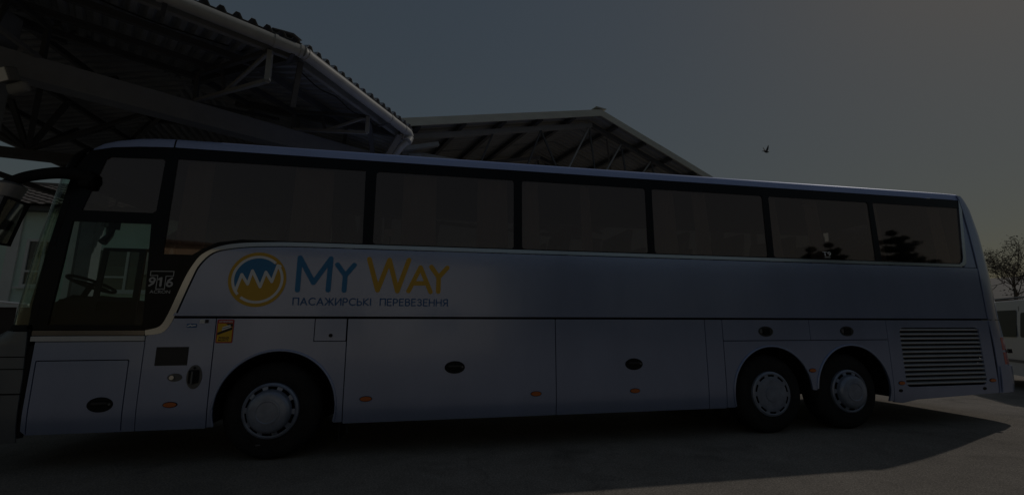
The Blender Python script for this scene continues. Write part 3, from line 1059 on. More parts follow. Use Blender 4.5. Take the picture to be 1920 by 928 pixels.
# ---- backing behind the panel joints
bk = MB()
bk.box(-3.70, -2.15, 0.045, 0.06, 0.42, 1.46)
bk.box(-0.86, 3.80, 0.045, 0.06, 0.45, 1.46)
bk.box(-2.15, -0.84, 0.045, 0.06, 1.16, 1.46)
bk.box(3.80, 6.45, 0.045, 0.06, 1.16, 1.46)
bk.box(-3.6, 8.25, 0.036, 0.05, 1.42, 1.54)
bk.build('panel_frame', 'black_matte', bus)

# ---- trim curve round the window band
TO = [(-2.80, 1.348), (-2.673, 1.388), (-2.614, 1.502), (-2.552, 1.708), (-2.498, 1.89), (-2.439, 2.032), (-2.362, 2.15), (-2.21, 2.237), (-2.003, 2.283), (-1.70, 2.304), (-1.407, 2.312), (-0.602, 2.312)]
TI = [(-2.793, 1.295), (-2.641, 1.322), (-2.568, 1.421), (-2.524, 1.571), (-2.434, 1.877), (-2.376, 2.034), (-2.262, 2.166), (-2.102, 2.216), (-1.893, 2.246), (-1.64, 2.260), (-1.403, 2.265), (-0.60, 2.265)]
TOs, TIs = smooth_line(TO, 4), smooth_line(TI, 4)
RX = 8.03
side_part('window_trim', [TIs + [(RX - 0.02, 2.268), (RX - 0.02, 2.312)] + TOs[::-1]], 'chrome', bus, y=-0.006, th=0.02, bev=0.004)
side_part('sill_trim', [rrect(-3.775, -2.80, 1.297, 1.346, 0.01, 2)], 'chrome_dark_refl', bus, y=-0.002, th=0.02, bev=0.003)
side_part('sill_panel', [rrect(-3.772, -2.79, 1.241, 1.291, 0.006, 2)], 'sill_grey', bus, y=-0.012, th=0.03, bev=0.005)
side_part('rear_trim', [[(7.985, 2.285), (8.05, 2.285), (8.10, 2.33), (8.115, 2.40), (8.215, 3.33), (8.20, 3.36), (8.165, 3.36), (8.06, 2.42), (8.03, 2.345), (7.985, 2.325)]], 'chrome', bus, y=-0.006, th=0.02, bev=0.003)
# ---- upper flank
up = [(-2.575, 1.492)] + [(x + 0.012, z - 0.008) for x, z in TIs if z > 1.5] + [(RX + 0.02, 2.258), (8.308, 2.258), (8.312, 1.492)]
side_part('upper_panel', [up], 'paint', bus, y=0.0)
side_part('upper_corner_panel', [[(8.06, 2.266), (8.295, 2.266), (8.262, 2.75), (8.195, 3.25), (8.13, 2.44), (8.11, 2.33)]], 'paint', bus, y=0.004)
side_part('moulding', [[(-2.56, 1.494), (8.30, 1.494), (8.30, 1.524), (-2.55, 1.524)]], 'paint', bus, y=-0.012, th=0.02, bev=0.004)

# ---- black window band with openings
WZ0, WZ1 = 2.325, 3.225
WIN = [(-0.61, 1.055), (1.16, 2.845), (2.94, 4.635), (4.735, 6.44), (6.545, 8.06)]
def quad(x0, x1, r=0.035):
    return rrect(x0, x1, WZ0, WZ1, r, 3)
last = [(6.545, WZ0), (7.98, WZ0), (8.035, 2.36), (8.06, 2.44), (8.165, WZ1), (6.525, WZ1)]
first = [(-2.735, 2.14), (-2.46, 2.14), (-2.38, 2.20), (-2.23, 2.285), (-2.0, 2.325), (-0.725, 2.325), (-0.735, WZ1), (-2.715, WZ1)]
cab_top = [(-3.535, 2.585), (-2.885, 2.585), (-2.855, 2.61), (-2.835, 3.19), (-2.86, 3.215), (-3.36, 3.20), (-3.39, 3.17)]
cab = [(-3.66, 1.40), (-2.835, 1.40), (-2.885, 2.465), (-3.60, 2.465)]
holes = [first] + [quad(a, b) for a, b in WIN[:4]] + [last] + [cab_top, cab]
band = [(-3.775, 1.352), (-2.81, 1.352)] + [(x - 0.003, z + 0.006) for x, z in TOs] + [(RX, 2.318), (8.06, 2.36), (8.10, 2.45), (8.20, 3.36), (-2.83, 3.36), (-3.10, 3.345), (-3.35, 3.315), (-3.55, 3.26), (-3.63, 3.10), (-3.69, 2.9), (-3.76, 2.3), (-3.84, 1.6)]
side_part('window_band', [band] + holes, 'black_gloss', bus, y=0.004, th=0.03, bev=0.003)
def pane(loop, name, mt, y=0.012):
    return side_part(name, [loop], mt, bus, y=y, th=0.006, bev=0.0, smooth=None)
pane(first, 'window_pane', 'coach_glass')
for a, b in WIN[:4]:
    pane(quad(a, b), 'window_pane', 'coach_glass')
pane(last, 'window_pane', 'coach_glass')
pane(cab_top, 'window_pane', 'coach_glass')
cabp = pane(cab, 'driver_window', 'cab_glass')
# sliding pane frame of the driver's window
fr = MB()
for (p, q, w) in (((-3.30, 2.178), (-2.88, 2.178), 0.035), ((-3.285, 2.19), (-3.325, 1.44), 0.05), ((-2.945, 2.19), (-2.955, 1.44), 0.06), ((-3.33, 1.66), (-2.93, 1.66), 0.045), ((-3.66, 1.44), (-2.84, 1.44), 0.09)):
    fr.bar((p[0], 0.05 + yoff(p[1]), p[1]), (q[0], 0.05 + yoff(q[1]), q[1]), 0.02, w, up=(0, 0, 1) if abs(p[1] - q[1]) < 0.1 else (1, 0, 0))
fr.build('sliding_frame', 'black_matte', bus)
side_part('door_lining', [[(-3.67, 1.36), (-2.83, 1.36), (-2.84, 1.62), (-3.0, 1.67), (-3.28, 1.70), (-3.66, 1.66)]], 'black_matte', bus, y=0.09, th=0.02, bev=0.0)

# ---- roof
def roof_section(x, zb, zt, yb):
    """half section mirrored: from the band's top edge over the crown."""
    pts = [(0.0, 0.0), (0.004, 0.2), (0.011, 0.38), (0.019, 0.48), (0.030, 0.53), (0.06, 0.58), (0.15, 0.69), (0.4, 0.87), (1.0, 1.0)]
    half = [(yb + (W / 2 - yb) * u, zb + (zt - zb) * v) for u, v in pts]
    full = half + [(W - y, z) for y, z in half[:-1][::-1]]
    return [(x, y, z) for y, z in full]
rows = [roof_section(x, 3.362, 3.565, 0.098) for x in (-2.805, -2.0, 0, 2, 4, 6, 7.6)] + [roof_section(8.1, 3.362, 3.563, 0.099), roof_section(8.345, 3.36, 3.555, 0.102)]
MB().grid(rows).build('roof', 'roof_sky_tint', bus, 40)
rows = [roof_section(x, zb, zt, yb) for x, zb, zt, yb in ((-2.822, 3.362, 3.565, 0.098), (-3.0, 3.355, 3.56, 0.10), (-3.2, 3.335, 3.545, 0.105), (-3.4, 3.305, 3.51, 0.12), (-3.55, 3.275, 3.47, 0.15), (-3.66, 3.25, 3.42, 0.20), (-3.76, 3.215, 3.35, 0.30), (-3.82, 3.18, 3.30, 0.42), (-3.84, 3.16, 3.18, 0.5))]
MB().grid(rows).build('roof_cap', 'roof_sky_tint', bus, 50)
MB().grid([roof_section(x, 3.358, 3.558, 0.104) for x in (-2.83, -2.79)]).build('roof_seam', 'black_matte', bus)

# ---- front end: superelliptic nose
def lerp_tab(tab, z):
    if z <= tab[0][0]: return tab[0][1:]
    for a, b in zip(tab[:-1], tab[1:]):
        if z <= b[0]:
            t = (z - a[0]) / (b[0] - a[0])
            return [a[i] + (b[i] - a[i]) * t for i in range(1, len(a))]
    return tab[-1][1:]
def plan_row(z, xs, xf, ys, p, n=28, v0=-1.0, v1=1.0):
    row = []
    for k in range(n + 1):
        th = math.pi * (1 - k / n)
        c, s_ = math.cos(th), math.sin(th)
        v = math.copysign(abs(c) ** (2 / p), c)
        u = abs(s_) ** (2 / p)
        row.append((xs + (xf - xs) * u, W / 2 + v * (W / 2 - ys), z))
    return row
FRONT = [(0.30, -3.77, -4.36), (0.45, -3.775, -4.42), (0.9, -3.78, -4.45), (1.25, -3.80, -4.44), (1.36, -3.81, -4.18), (1.6, -3.81, -4.14), (2.2, -3.77, -4.07), (2.7, -3.74, -4.00), (3.0, -3.72, -3.97), (3.22, -3.66, -3.90), (3.30, -3.55, -3.82)]
def front_rows(zs, dx=0.0, ins=0.0, p=2.7):
    out = []
    for z in zs:
        xs, xf = lerp_tab(FRONT, z)
        out.append(plan_row(z, xs + dx, xf + dx, yoff(z) + ins, p))
    return out
def sheet(rows, name, mt, t=0.012, smooth=50, flip=False):
    me = MB().grid(rows, flip).mesh(name)
    solid(me, t)
    return link(name, me, mt, bus, smooth)
sheet(front_rows([0.30, 0.36, 0.45, 0.6, 0.74]), 'front_bumper', 'nose_dark_refl')
sheet(front_rows([0.755, 0.9, 0.975]), 'front_grille_panel', 'nose_dark_refl')
sheet(front_rows([0.985, 1.04, 1.09]), 'front_grille_panel', 'nose_dark_refl')
sheet(front_rows([1.10, 1.2, 1.25, 1.335]), 'front_grille_panel', 'nose_dark_refl')
sheet(front_rows([0.70, 1.0, 1.36], dx=0.02, ins=0.012), 'front_backing', 'black_matte')
sheet(front_rows([1.36, 1.45, 1.6, 1.9, 2.2, 2.45, 2.7, 2.85, 3.0]), 'windscreen', 'screen_glass', t=0.008)
sheet(front_rows([3.0, 3.1, 3.2, 3.28]), 'destination_panel', 'black_gloss')
# screen surround and pillar
fr2 = front_rows([1.345, 1.37, 1.40])
sheet([[(x - 0.004, y, z) for x, y, z in r] for r in fr2], 'screen_surround', 'black_matte')
pl = MB()
for sgn in (0, 1):
    pts = []
    for z in (1.36, 1.6, 2.2, 2.7, 3.0, 3.2):
        xs, xf = lerp_tab(FRONT, z)
        y = 0.05 + yoff(z)
        pts.append((xs + 0.055, y if sgn == 0 else W - y, z))
    MB().tube(pts, 0.048, 10).build('screen_pillar', 'black_matte', bus, 50)
MB().tube([(-3.762, 0.022 + yoff(z), z) if z < 1.3 else (-3.80, 0.03, z) for z in (0.34, 0.6, 0.9, 1.2)], 0.026, 8).build('corner_seal', 'seal', bus, 50)
# headlamps and wipers on the front
for yy in (0.42, W - 0.42):
    MB().lathe_y((0, 0, 0), [(0.0, -0.05), (0.09, -0.04), (0.11, 0.0), (0.11, 0.05)], 24).build('headlamp', 'mirror_glass', bus, 40)
    o = bus.children[-1] if False else bpy.context.scene.objects[-1]
    o.location = (-4.31, yy, 0.62)
    o.rotation_euler = (0, 0, R(-90))
for yy in (0.8, 1.7):
    MB().tube([(-4.40, yy, 1.36), (-4.42, yy + 0.35, 1.52), (-4.38, yy + 0.6, 1.7)], 0.012, 6).build('wiper', 'black_matte', bus)

# ---- rear end
REAR = [(0.40, 8.33, 8.86), (0.8, 8.345, 8.88), (1.2, 8.345, 8.84), (1.5, 8.32, 8.80), (2.1, 8.32, 8.78), (2.8, 8.335, 8.77), (3.2, 8.33, 8.70), (3.36, 8.32, 8.60), (3.43, 8.30, 8.50)]
def rear_rows(zs, dx=0.0, ins=0.0, p=3.6):
    out = []
    for z in zs:
        xs, xf = lerp_tab(REAR, z)
        out.append(plan_row(z, xs + dx, xf + dx, yoff(z) + ins, p))
    return out
sheet(rear_rows([0.43, 0.46, 0.6, 0.72, 0.80], dx=0.035, ins=-0.012), 'rear_bumper', 'paint', flip=True)
sheet(rear_rows([0.42, 0.8, 1.1, 1.3, 1.47]), 'rear_lower_panel', 'paint', flip=True)
sheet(rear_rows([1.482, 1.5, 1.8, 2.1, 2.45, 2.8, 3.05, 3.2, 3.30, 3.38, 3.43]), 'rear_upper_panel', 'paint', flip=True)
rc = rear_rows([3.43])[0]
crown = [[(x, y, z) for x, y, z in rc], [(x * 0.35 + 8.30 * 0.65, y * 0.9 + W / 2 * 0.1, 3.475) for x, y, z in rc], [(8.31, y * 0.75 + W / 2 * 0.25, 3.50) for x, y, z in rc]]
MB().grid(crown).build('rear_crown', 'roof_sky_tint', bus, 60)
# tail lamps wrap the corner
def corner_pt(z, k, out=0.01, n=28):
    xs, xf = lerp_tab(REAR, z)
    r = plan_row(z, xs, xf, yoff(z), 3.6)
    a, b = Vector(r[max(k - 1, 0)]), Vector(r[min(k + 1, n)])
    d = (b - a).normalized()
    nrm = Vector((d.y, -d.x, 0))
    return Vector(r[k]) + nrm * out
for k0 in (1, 25):
    for (z0, z1) in ((0.825, 1.0), (1.03, 1.215)):
        rowsl = [[corner_pt(z, k, 0.014) for k in (range(k0, k0 + 4) if k0 < 9 else range(k0 - 1, k0 + 3))] for z in (z0, (z0 + z1) / 2, z1)]
        me = MB().grid(rowsl).mesh('tail_lamp')
        solid(me, 0.02)
        link('tail_lamp', me, 'red_lens', bus, 50)
MB().tube([corner_pt(1.015, 4, 0.0), corner_pt(1.015, 4, 0.04)], 0.022, 10).build('marker_arm', 'lever_grey', bus, 40)
MB().tube([corner_pt(0.985, 4, 0.05), corner_pt(1.045, 4, 0.05)], 0.026, 10).build('marker_lamp', 'black_matte', bus, 40)

# ---- far side, floor, ceiling, chassis
fs_ = MB()
fs_.box(-3.7, 8.3, W - 0.05, W - 0.01, 0.36, 1.50)
fs_.box(-1.9, 8.25, W - 0.08, W - 0.03, 1.50, 2.30)
fs_.box(-3.55, 8.15, W - 0.13, W - 0.09, 3.22, 3.40)
for x in (-1.95, -0.66, 1.1, 2.9, 4.68, 6.5, 8.1):
    fs_.box(x - 0.06, x + 0.06, W - 0.12, W - 0.08, 2.30, 3.22)
fs_.build('far_side_wall', 'paint', bus)
MB().box(-3.6, 8.2, W - 0.104, W - 0.098, 2.30, 3.22).build('far_side_glass', 'far_glass', bus)
MB().box(-3.7, -1.96, W - 0.064, W - 0.058, 1.50, 2.30).build('far_door_glass', 'far_glass', bus)
MB().box(-3.1, 8.2, 0.13, W - 0.14, 3.29, 3.32).build('ceiling', 'interior', bus)
fl_ = MB()
fl_.box(-2.7, 8.2, 0.10, W - 0.10, 1.50, 1.56)
fl_.box(-3.75, -2.7, 0.10, W - 0.10, 0.9, 0.96)
fl_.build('floor', 'interior', bus)
ch = MB()
ch.box(-3.6, -2.15, 0.12, W - 0.12, 0.38, 0.85)
ch.box(-2.15, -0.85, 0.62, W - 0.62, 0.38, 0.95)
ch.box(-0.85, 3.84, 0.12, W - 0.12, 0.375, 1.42)
ch.box(3.84, 6.5, 0.62, W - 0.62, 0.42, 1.0)
ch.box(6.5, 8.2, 0.12, W - 0.12, 0.43, 1.44)
ch.build('chassis', 'black_matte', bus)
for x0, x1 in ((-2.13, -0.87), (3.87, 6.42)):
    ho = MB()
    ho.box(x0, x1, 0.05, 0.62, 1.17, 1.20)
    ho.box(x0, x1, 0.60, 0.62, 0.40, 1.17)
    for x in (x0 - 0.012, x1 - 0.012):
        ho.box(x, x + 0.025, 0.05, 0.62, 0.42, 1.20)
    ho.build('wheel_housing', 'black_matte', bus)
# mud flap behind the front wheel, small drain under the belly
MB().box(-0.872, -0.862, 0.10, 0.5, 0.16, 0.42).build('mud_flap', 'rubber', bus)
MB().tube([(-0.80, 0.12, 0.40), (-0.79, 0.115, 0.28), (-0.78, 0.11, 0.24)], 0.014, 8).build('drain_hose', 'rubber', bus)

# ---- dash, wheel, seats, curtains
ds = MB()
ds.add([(-4.0, 0.4, 0.95), (-4.0, W - 0.4, 0.95), (-3.55, W - 0.25, 0.95), (-3.55, 0.2, 0.95), (-4.0, 0.4, 1.60), (-4.0, W - 0.4, 1.60), (-3.62, W - 0.25, 1.72), (-3.62, 0.2, 1.72)],
       [(0, 3, 2, 1), (4, 5, 6, 7), (0, 1, 5, 4), (1, 2, 6, 5), (2, 3, 7, 6), (3, 0, 4, 7)])
ds.build('dashboard', 'black_matte', bus, bevel=0.02)
st = MB()
ctr, nrm = Vector((-3.74, 0.64, 1.86)), Vector((0.45, 0, 1)).normalized()
u_ = Vector((0, 1, 0)); w_ = nrm.cross(u_)
st.tube([ctr + (u_ * math.cos(t) + w_ * math.sin(t)) * 0.225 for t in [2 * math.pi * k / 28 for k in range(29)]], 0.017, 8, caps=False)
for t in (0.3, 2.84, 4.71):
    st.tube([ctr, ctr + (u_ * math.cos(t) + w_ * math.sin(t)) * 0.22], 0.014, 6)
st.tube([ctr, ctr - nrm * 0.5], 0.03, 8)
st.build('steering_wheel', 'black_matte', bus, 50)
def seat(x, y, zf, w, name, hb=0.78):
    m = MB()
    m.box(x - 0.24, x + 0.22, y, y + w, zf + 0.35, zf + 0.48)
    m.add([(x + 0.16, y, zf + 0.46), (x + 0.16, y + w, zf + 0.46), (x + 0.28, y + w, zf + 0.46), (x + 0.28, y, zf + 0.46),
           (x + 0.32, y + 0.02, zf + 0.46 + hb), (x + 0.32, y + w - 0.02, zf + 0.46 + hb), (x + 0.40, y + w - 0.02, zf + 0.46 + hb), (x + 0.40, y + 0.02, zf + 0.46 + hb)],
          [(0, 3, 2, 1), (4, 5, 6, 7), (0, 1, 5, 4), (1, 2, 6, 5), (2, 3, 7, 6), (3, 0, 4, 7)])
    m.box(x - 0.1, x + 0.1, y + w * 0.3, y + w * 0.7, zf, zf + 0.35)
    return m.build(name, 'seat_fabric', bus, bevel=0.02)
seat(-2.95, 0.45, 0.96, 0.52, 'driver_seat', 0.7)
for k in range(11):
    for y in (0.18, 1.45):
        seat(-1.95 + k * 0.86, y, 1.56, 0.92, 'passenger_seat', 0.66)
def curtain(x0, x1, z0=2.28, z1=3.24, spread=0.02):
    n = max(8, int((x1 - x0) / 0.022))
    ra, rb = [], []
    for k in range(n + 1):
        x = x0 + (x1 - x0) * k / n
        w = 0.018 * math.sin(k * 1.35) + 0.008 * math.sin(k * 0.41)
        ra.append((x + spread * (k / n - .5), 0.115 + w + yoff(z0) + 0.02, z0))
        rb.append((x, 0.115 + w * 0.8 + yoff(z1), z1))
    me = MB().grid([ra, rb]).mesh('curtain')
    solid(me, 0.002)
    return link('curtain', me, 'curtain', bus, 80)
for a, b in ((-2.70, -2.42), (-1.55, -1.12), (-0.30, 0.10), (0.62, 1.0), (1.2, 1.42), (2.0, 2.12), (2.98, 3.36), (3.66, 3.86), (4.8, 5.0), (5.5, 5.72), (6.6, 6.8), (7.8, 8.02)):
    curtain(a, b, 2.28 if a > -2.6 else 2.1)
# interior mirror and dash camera at the middle of the screen
im_ = MB()
im_.box(-4.02, -3.94, 1.08, 1.30, 2.62, 2.78)
im_.tube([(-3.98, 1.19, 2.62), (-3.97, 1.17, 2.52), (-3.99, 1.10, 2.42)], [0.05, 0.04, 0.05], 8)
im_.tube([(-3.98, 1.19, 2.78), (-3.95, 1.19, 3.1)], 0.012, 6)
im_.build('interior_mirror', 'lever_grey', bus, 40)

# ---- door mirrors on their long arms
def big_mirror(sgn):
    def Y(y): return y if sgn > 0 else W - y
    arm = smooth_line([(-3.53, Y(0.05), 2.91), (-3.62, Y(-0.02), 2.95), (-3.75, Y(-0.10), 2.93), (-3.95, Y(-0.15), 2.86), (-4.10, Y(-0.17), 2.77)], 5)
    n = len(arm)
    MB().tube(arm, [0.078 - 0.035 * k / (n - 1) for k in range(n)], 12).build('mirror_arm', 'black_matte', bus, 50)
    MB().box(-3.60, -3.50, Y(0.02) - 0.05, Y(0.02) + 0.05, 2.83, 3.01).build('arm_base', 'black_matte', bus, bevel=0.02)
    def shell(z):
        t = (z - 2.16) / (2.77 - 2.16)
        return -4.15 - 0.12 * (1 - t), 0.155 * (0.72 + 0.28 * math.sin(math.pi * (0.15 + 0.7 * t))), 0.13
    rows = []
    for z in (2.15, 2.17, 2.25, 2.40, 2.55, 2.628):
        cx, rx, ry = shell(z)
        f = 0.75 if z == 2.15 else 1
        rows.append([(cx + 0.02 + rx * f * math.copysign(abs(math.cos(t)) ** 0.7, math.cos(t)), Y(-0.15) + ry * f * math.copysign(abs(math.sin(t)) ** 0.7, math.sin(t)), z) for t in [2 * math.pi * k / 28 for k in range(29)]])
    MB().grid(rows).build('mirror_shell', 'mirror_shell', bus, 50)
    rows = []
    for z, f in ((2.634, 1.0), (2.70, 1.04), (2.755, 1.08), (2.785, 0.8), (2.79, 0.05)):
        cx, rx, ry = shell(2.63)
        rows.append([(cx + 0.02 + rx * f * math.copysign(abs(math.cos(t)) ** 0.7, math.cos(t)) + (z - 2.63) * 0.25, Y(-0.15) + ry * f * math.copysign(abs(math.sin(t)) ** 0.7, math.sin(t)), z) for t in [2 * math.pi * k / 28 for k in range(29)]])
    MB().grid(rows).build('mirror_cap', 'mirror_shell', bus, 50)
    MB().add([(-4.082, Y(-0.15) - 0.11, 2.19), (-4.082, Y(-0.15) + 0.11, 2.19), (-3.992, Y(-0.15) + 0.11, 2.60), (-3.992, Y(-0.15) - 0.11, 2.60),
              (-4.10, Y(-0.15) - 0.11, 2.19), (-4.10, Y(-0.15) + 0.11, 2.19), (-4.01, Y(-0.15) + 0.11, 2.60), (-4.01, Y(-0.15) - 0.11, 2.60)],
             [(0, 1, 2, 3), (7, 6, 5, 4), (0, 4, 5, 1), (1, 5, 6, 2), (2, 6, 7, 3), (3, 7, 4, 0)]).build('mirror_glass', 'mirror_glass', bus)
    m = MB()
    m.tube([(-4.085, Y(-0.15) - 0.125, 2.18), (-3.985, Y(-0.15) - 0.125, 2.61), (-3.985, Y(-0.15) + 0.125, 2.61), (-4.085, Y(-0.15) + 0.125, 2.18), (-4.085, Y(-0.15) - 0.125, 2.18)], 0.018, 8, caps=False)
    m.build('mirror_rim', 'black_matte', bus, 50)
big_mirror(1)
big_mirror(-1)

# ---- wheels
def wheel(x, yface, name, kind, rim=0.283, r=0.505, flip=False):
    w = bpy.data.objects.new(name, None)
    COL.objects.link(w)
    w.parent = bus
    w.location = (x, yface, r)
    if flip: w.rotation_euler = (0, 0, math.pi)
    # tyre
    prof = [(rim - 0.012, 0.03), (rim + 0.004, 0.012), (rim + 0.02, 0.004), (rim + 0.05, 0.0), (rim + 0.12, 0.004), (rim + 0.165, 0.014), (r - 0.035, 0.03), (r - 0.012, 0.05), (r - 0.002, 0.075), (r, 0.10)]
    for g_ in (0.135, 0.185, 0.235):
        prof += [(r, g_ - 0.006), (r - 0.012, g_ - 0.004), (r - 0.012, g_ + 0.004), (r, g_ + 0.006)]
    prof += [(r - 0.004, 0.28), (r - 0.05, 0.31), (rim, 0.32)]
    MB().lathe_y((0, 0, 0), prof, 64).build('tyre', 'rubber', w, 35)
    tr = MB()
    tr.lathe_y((0, 0, 0), [(r - 0.075, 0.0165), (r - 0.070, 0.0125), (r - 0.063, 0.0205)], 64)
    tr.lathe_y((0, 0, 0), [(rim + 0.045, -0.0015), (rim + 0.052, -0.004), (rim + 0.058, -0.001)], 64)
    tr.build('sidewall_rib', 'rubber', w, 35)
    # wheel cover with ten cut slots
    NSEG = 80
    if kind == 'dish':
        pr = [(rim, 0.012), (rim - 0.004, -0.008), (rim - 0.022, -0.016), (rim - 0.034, -0.012), (rim - 0.062, -0.014), (rim - 0.078, -0.018), (rim - 0.12, -0.020), (rim - 0.18, -0.018), (0.095, -0.019), (0.092, -0.026), (0.085, -0.027), (0.0, -0.028)]
        slot = 3
    else:
        pr = [(rim, 0.012), (rim - 0.004, -0.010), (rim - 0.018, -0.018), (rim - 0.030, -0.012), (rim - 0.066, -0.020), (rim - 0.070, -0.055), (rim - 0.082, -0.078), (rim - 0.105, -0.090), (0.125, -0.094), (0.122, -0.100), (0.112, -0.101), (0.105, -0.096), (0.0, -0.098)]
        slot = 3
    cv = MB().lathe_y((0, 0, 0), pr, NSEG, skip=lambda i, k: i == slot and (k % 8) in (1, 2, 3, 4, 5))
    me = cv.mesh('wheel_cover')
    bm = bmesh.new(); bm.from_mesh(me)
    bmesh.ops.remove_doubles(bm, verts=list(bm.verts), dist=1e-5)
    bmesh.ops.recalc_face_normals(bm, faces=list(bm.faces))
    bm.to_mesh(me); bm.free()
    solid(me, -0.006)
    link('wheel_cover', me, 'wheel_silver', w, 35)
    MB().lathe_y((0, 0, 0), [(rim - 0.006, 0.02), (rim - 0.02, 0.045), (0.0, 0.05)], 40).build('rim', 'dark_hole', w, 40)
    return w
wf = wheel(-1.568, 0.085, 'front_wheel', 'dome')
wf.rotation_euler = (0, 0, R(-3))
wm = wheel(4.534, 0.075, 'drive_wheel', 'dish')
wt = wheel(5.775, 0.085, 'tag_wheel', 'dome')
for (x, nm, kd) in ((-1.568, 'front_wheel', 'dome'), (4.534, 'drive_wheel', 'dish'), (5.775, 'tag_wheel', 'dome')):
    wheel(x, W - 0.085, nm, kd, flip=True)
for x in (-1.568, 4.534, 5.775):
    MB().tube([(x, 0.35, 0.505), (x, W - 0.35, 0.505)], 0.07, 10).build('axle', 'black_matte', bus, 40)
# pale tyre valve mark
def weight(x, z):
    return MB().box(x - 0.024, x + 0.024, 0.073, 0.079, z - 0.008, z + 0.008).build('balance_mark', 'lever_grey', bus, bevel=0.002)
weight(-1.66, 0.165)

# ---- handles, plate, lamps, locks
def recess_handle(cx, cz, rx, rz, name='flap_handle'):
    o = side_part(name, [ellipse(cx, cz, rx, rz)], 'black_matte', bus, y=-0.006, th=0.012, bev=0.004)
    b_ = MB().box(cx - rx * 0.62, cx + rx * 0.62, -0.020 + yoff(cz), -0.007 + yoff(cz), cz + rz * 0.02, cz + rz * 0.36).build('grip', 'panel_dark', o, bevel=0.004)
    MB().tube([(cx + rx * 0.74, -0.012 + yoff(cz), cz + rz * 0.05), (cx + rx * 0.74, -0.006 + yoff(cz), cz + rz * 0.05)], 0.012, 10).build('lock', 'lever_grey', o, 40)
    return o
recess_handle(-3.105, 0.627, 0.112, 0.072)
recess_handle(0.364, 0.924, 0.116, 0.070)
recess_handle(2.570, 0.924, 0.116, 0.070)
def flap_latch(cx, cz):
    o = side_part('flap_latch', [ellipse(cx, cz, 0.112, 0.068)], 'panel_dark', bus, y=-0.005, th=0.012, bev=0.004)
    MB().box(cx - 0.05, cx + 0.055, -0.016 + yoff(cz), -0.006 + yoff(cz), cz - 0.042, cz + 0.045).build('paddle', 'black_matte', o, bevel=0.004)
    MB().box(cx - 0.095, cx - 0.06, -0.012 + yoff(cz), -0.006 + yoff(cz), cz - 0.02, cz + 0.028).build('lock', 'lever_grey', o, bevel=0.002)
flap_latch(4.48, 1.315)
flap_latch(5.77, 1.315)
dh = side_part('door_handle', [ellipse(-2.298, 0.875, 0.072, 0.120)], 'lever_grey', bus, y=-0.008, th=0.016, bev=0.005)
MB().box(-2.345, -2.252, -0.022, -0.010, 0.815, 0.945).build('handle_recess', 'black_matte', dh, bevel=0.008)
MB().box(-2.318, -2.300, -0.034, -0.020, 0.80, 0.935).build('handle_lever', 'lever_grey', dh, bevel=0.005)
MB().tube([(-2.298, -0.012, 0.965), (-2.298, -0.004, 0.965)], 0.012, 10).build('lock', 'black_matte', dh, 40)
lk = side_part('door_lock', [ellipse(-2.476, 0.873, 0.068, 0.040)], 'lever_grey', bus, y=-0.005, th=0.012, bev=0.003)
MB().tube([(-2.50, -0.014, 0.873), (-2.50, -0.003, 0.873)], 0.022, 14).build('key_barrel', 'chrome', lk, 40)
side_part('blank_plate', [rrect(-2.674, -2.378, 0.992, 1.178, 0.004, 2)], 'panel_dark', bus, y=-0.004, th=0.01, bev=0.002)
MB().tube([(-1.0, -0.008, 1.287), (-1.0, 0.004, 1.287)], 0.020, 14).build('fuel_lock', 'black_matte', bus, 40)
def marker(cx, cz=0.607, rx=0.060, rz=0.024):
    o = side_part('side_marker', [ellipse(cx, cz, rx, rz, 20)], 'orange', bus, y=-0.012, th=0.014, bev=0.005)
    side_part('marker_base', [ellipse(cx, cz, rx + 0.008, rz + 0.006, 20)], 'black_matte', o, y=-0.003, th=0.006, bev=0.001)
for cx in (-2.49, -0.595, 1.32, 2.57):
    marker(cx)
marker(5.147, 0.80, 0.05, 0.022)
marker(6.585, 0.602, 0.05, 0.022)
marker(8.225, 0.602, 0.055, 0.022)
for cx, cz in ((6.56, 0.50), (8.06, 0.49)):
    side_part('jack_hole', [ellipse(cx, cz, 0.035, 0.022, 16)], 'black_matte', bus, y=-0.003, th=0.006, bev=0.001)

# ---- lettering and stickers
D = -0.0035
lg = disc_mb(ellipse(-1.792, 1.888, 0.290, 0.297, 64), D).build('logo_disc', 'decal_yellow', bus, fix=False)
ZIG = [(-1.999, 1.759), (-1.952, 1.939), (-1.884, 1.835), (-1.85, 1.982), (-1.758, 1.807), (-1.714, 1.97), (-1.646, 1.865), (-1.600, 2.045)]
LC = (-1.790, 1.888)
bl = [(LC[0] + 0.240 * math.cos(R(a)), LC[1] + 0.245 * math.sin(R(a))) for a in range(40, 211, 5)]
disc_mb(bl + ZIG, D - 0.0006).build('logo_sky', 'decal_blue', bus, fix=False)
rg = MB()
ring_mb(LC[0], LC[1], 0.232, 0.260, D - 0.0014, 47, 222, mb=rg)
ring_mb(LC[0], LC[1], 0.232, 0.260, D - 0.0014, 232, 397, mb=rg)
stroke_mb([ZIG + [(-1.575, 2.035)]], 0.0150, D - 0.0016, 0.0002, rg)
rg.build('logo_line', 'decal_white', bus, fix=False)
M_ = [(-1.379, 1.779), (-1.379, 2.139), (-1.22, 1.863), (-1.053, 2.138), (-1.061, 1.783)]
stroke_mb([M_], 0.0265, D).build('letter_m', 'decal_blue', bus, fix=False)
stroke_mb([[(-0.979, 2.071), (-0.889, 1.951), (-0.798, 2.071)], [(-0.889, 1.951), (-0.891, 1.781)]], 0.0265, D).build('letter_y', 'decal_blue', bus, fix=False)
stroke_mb([[(-0.638, 2.144), (-0.53, 1.79), (-0.413, 2.14), (-0.311, 1.783), (-0.194, 2.146)]], 0.0265, D).build('letter_w', 'decal_yellow', bus, fix=False)
stroke_mb([[(-0.186, 1.785), (-0.059, 2.063), (0.064, 1.778)], [(-0.136, 1.875), (0.011, 1.878)]], 0.0255, D).build('letter_a', 'decal_yellow', bus, fix=False)
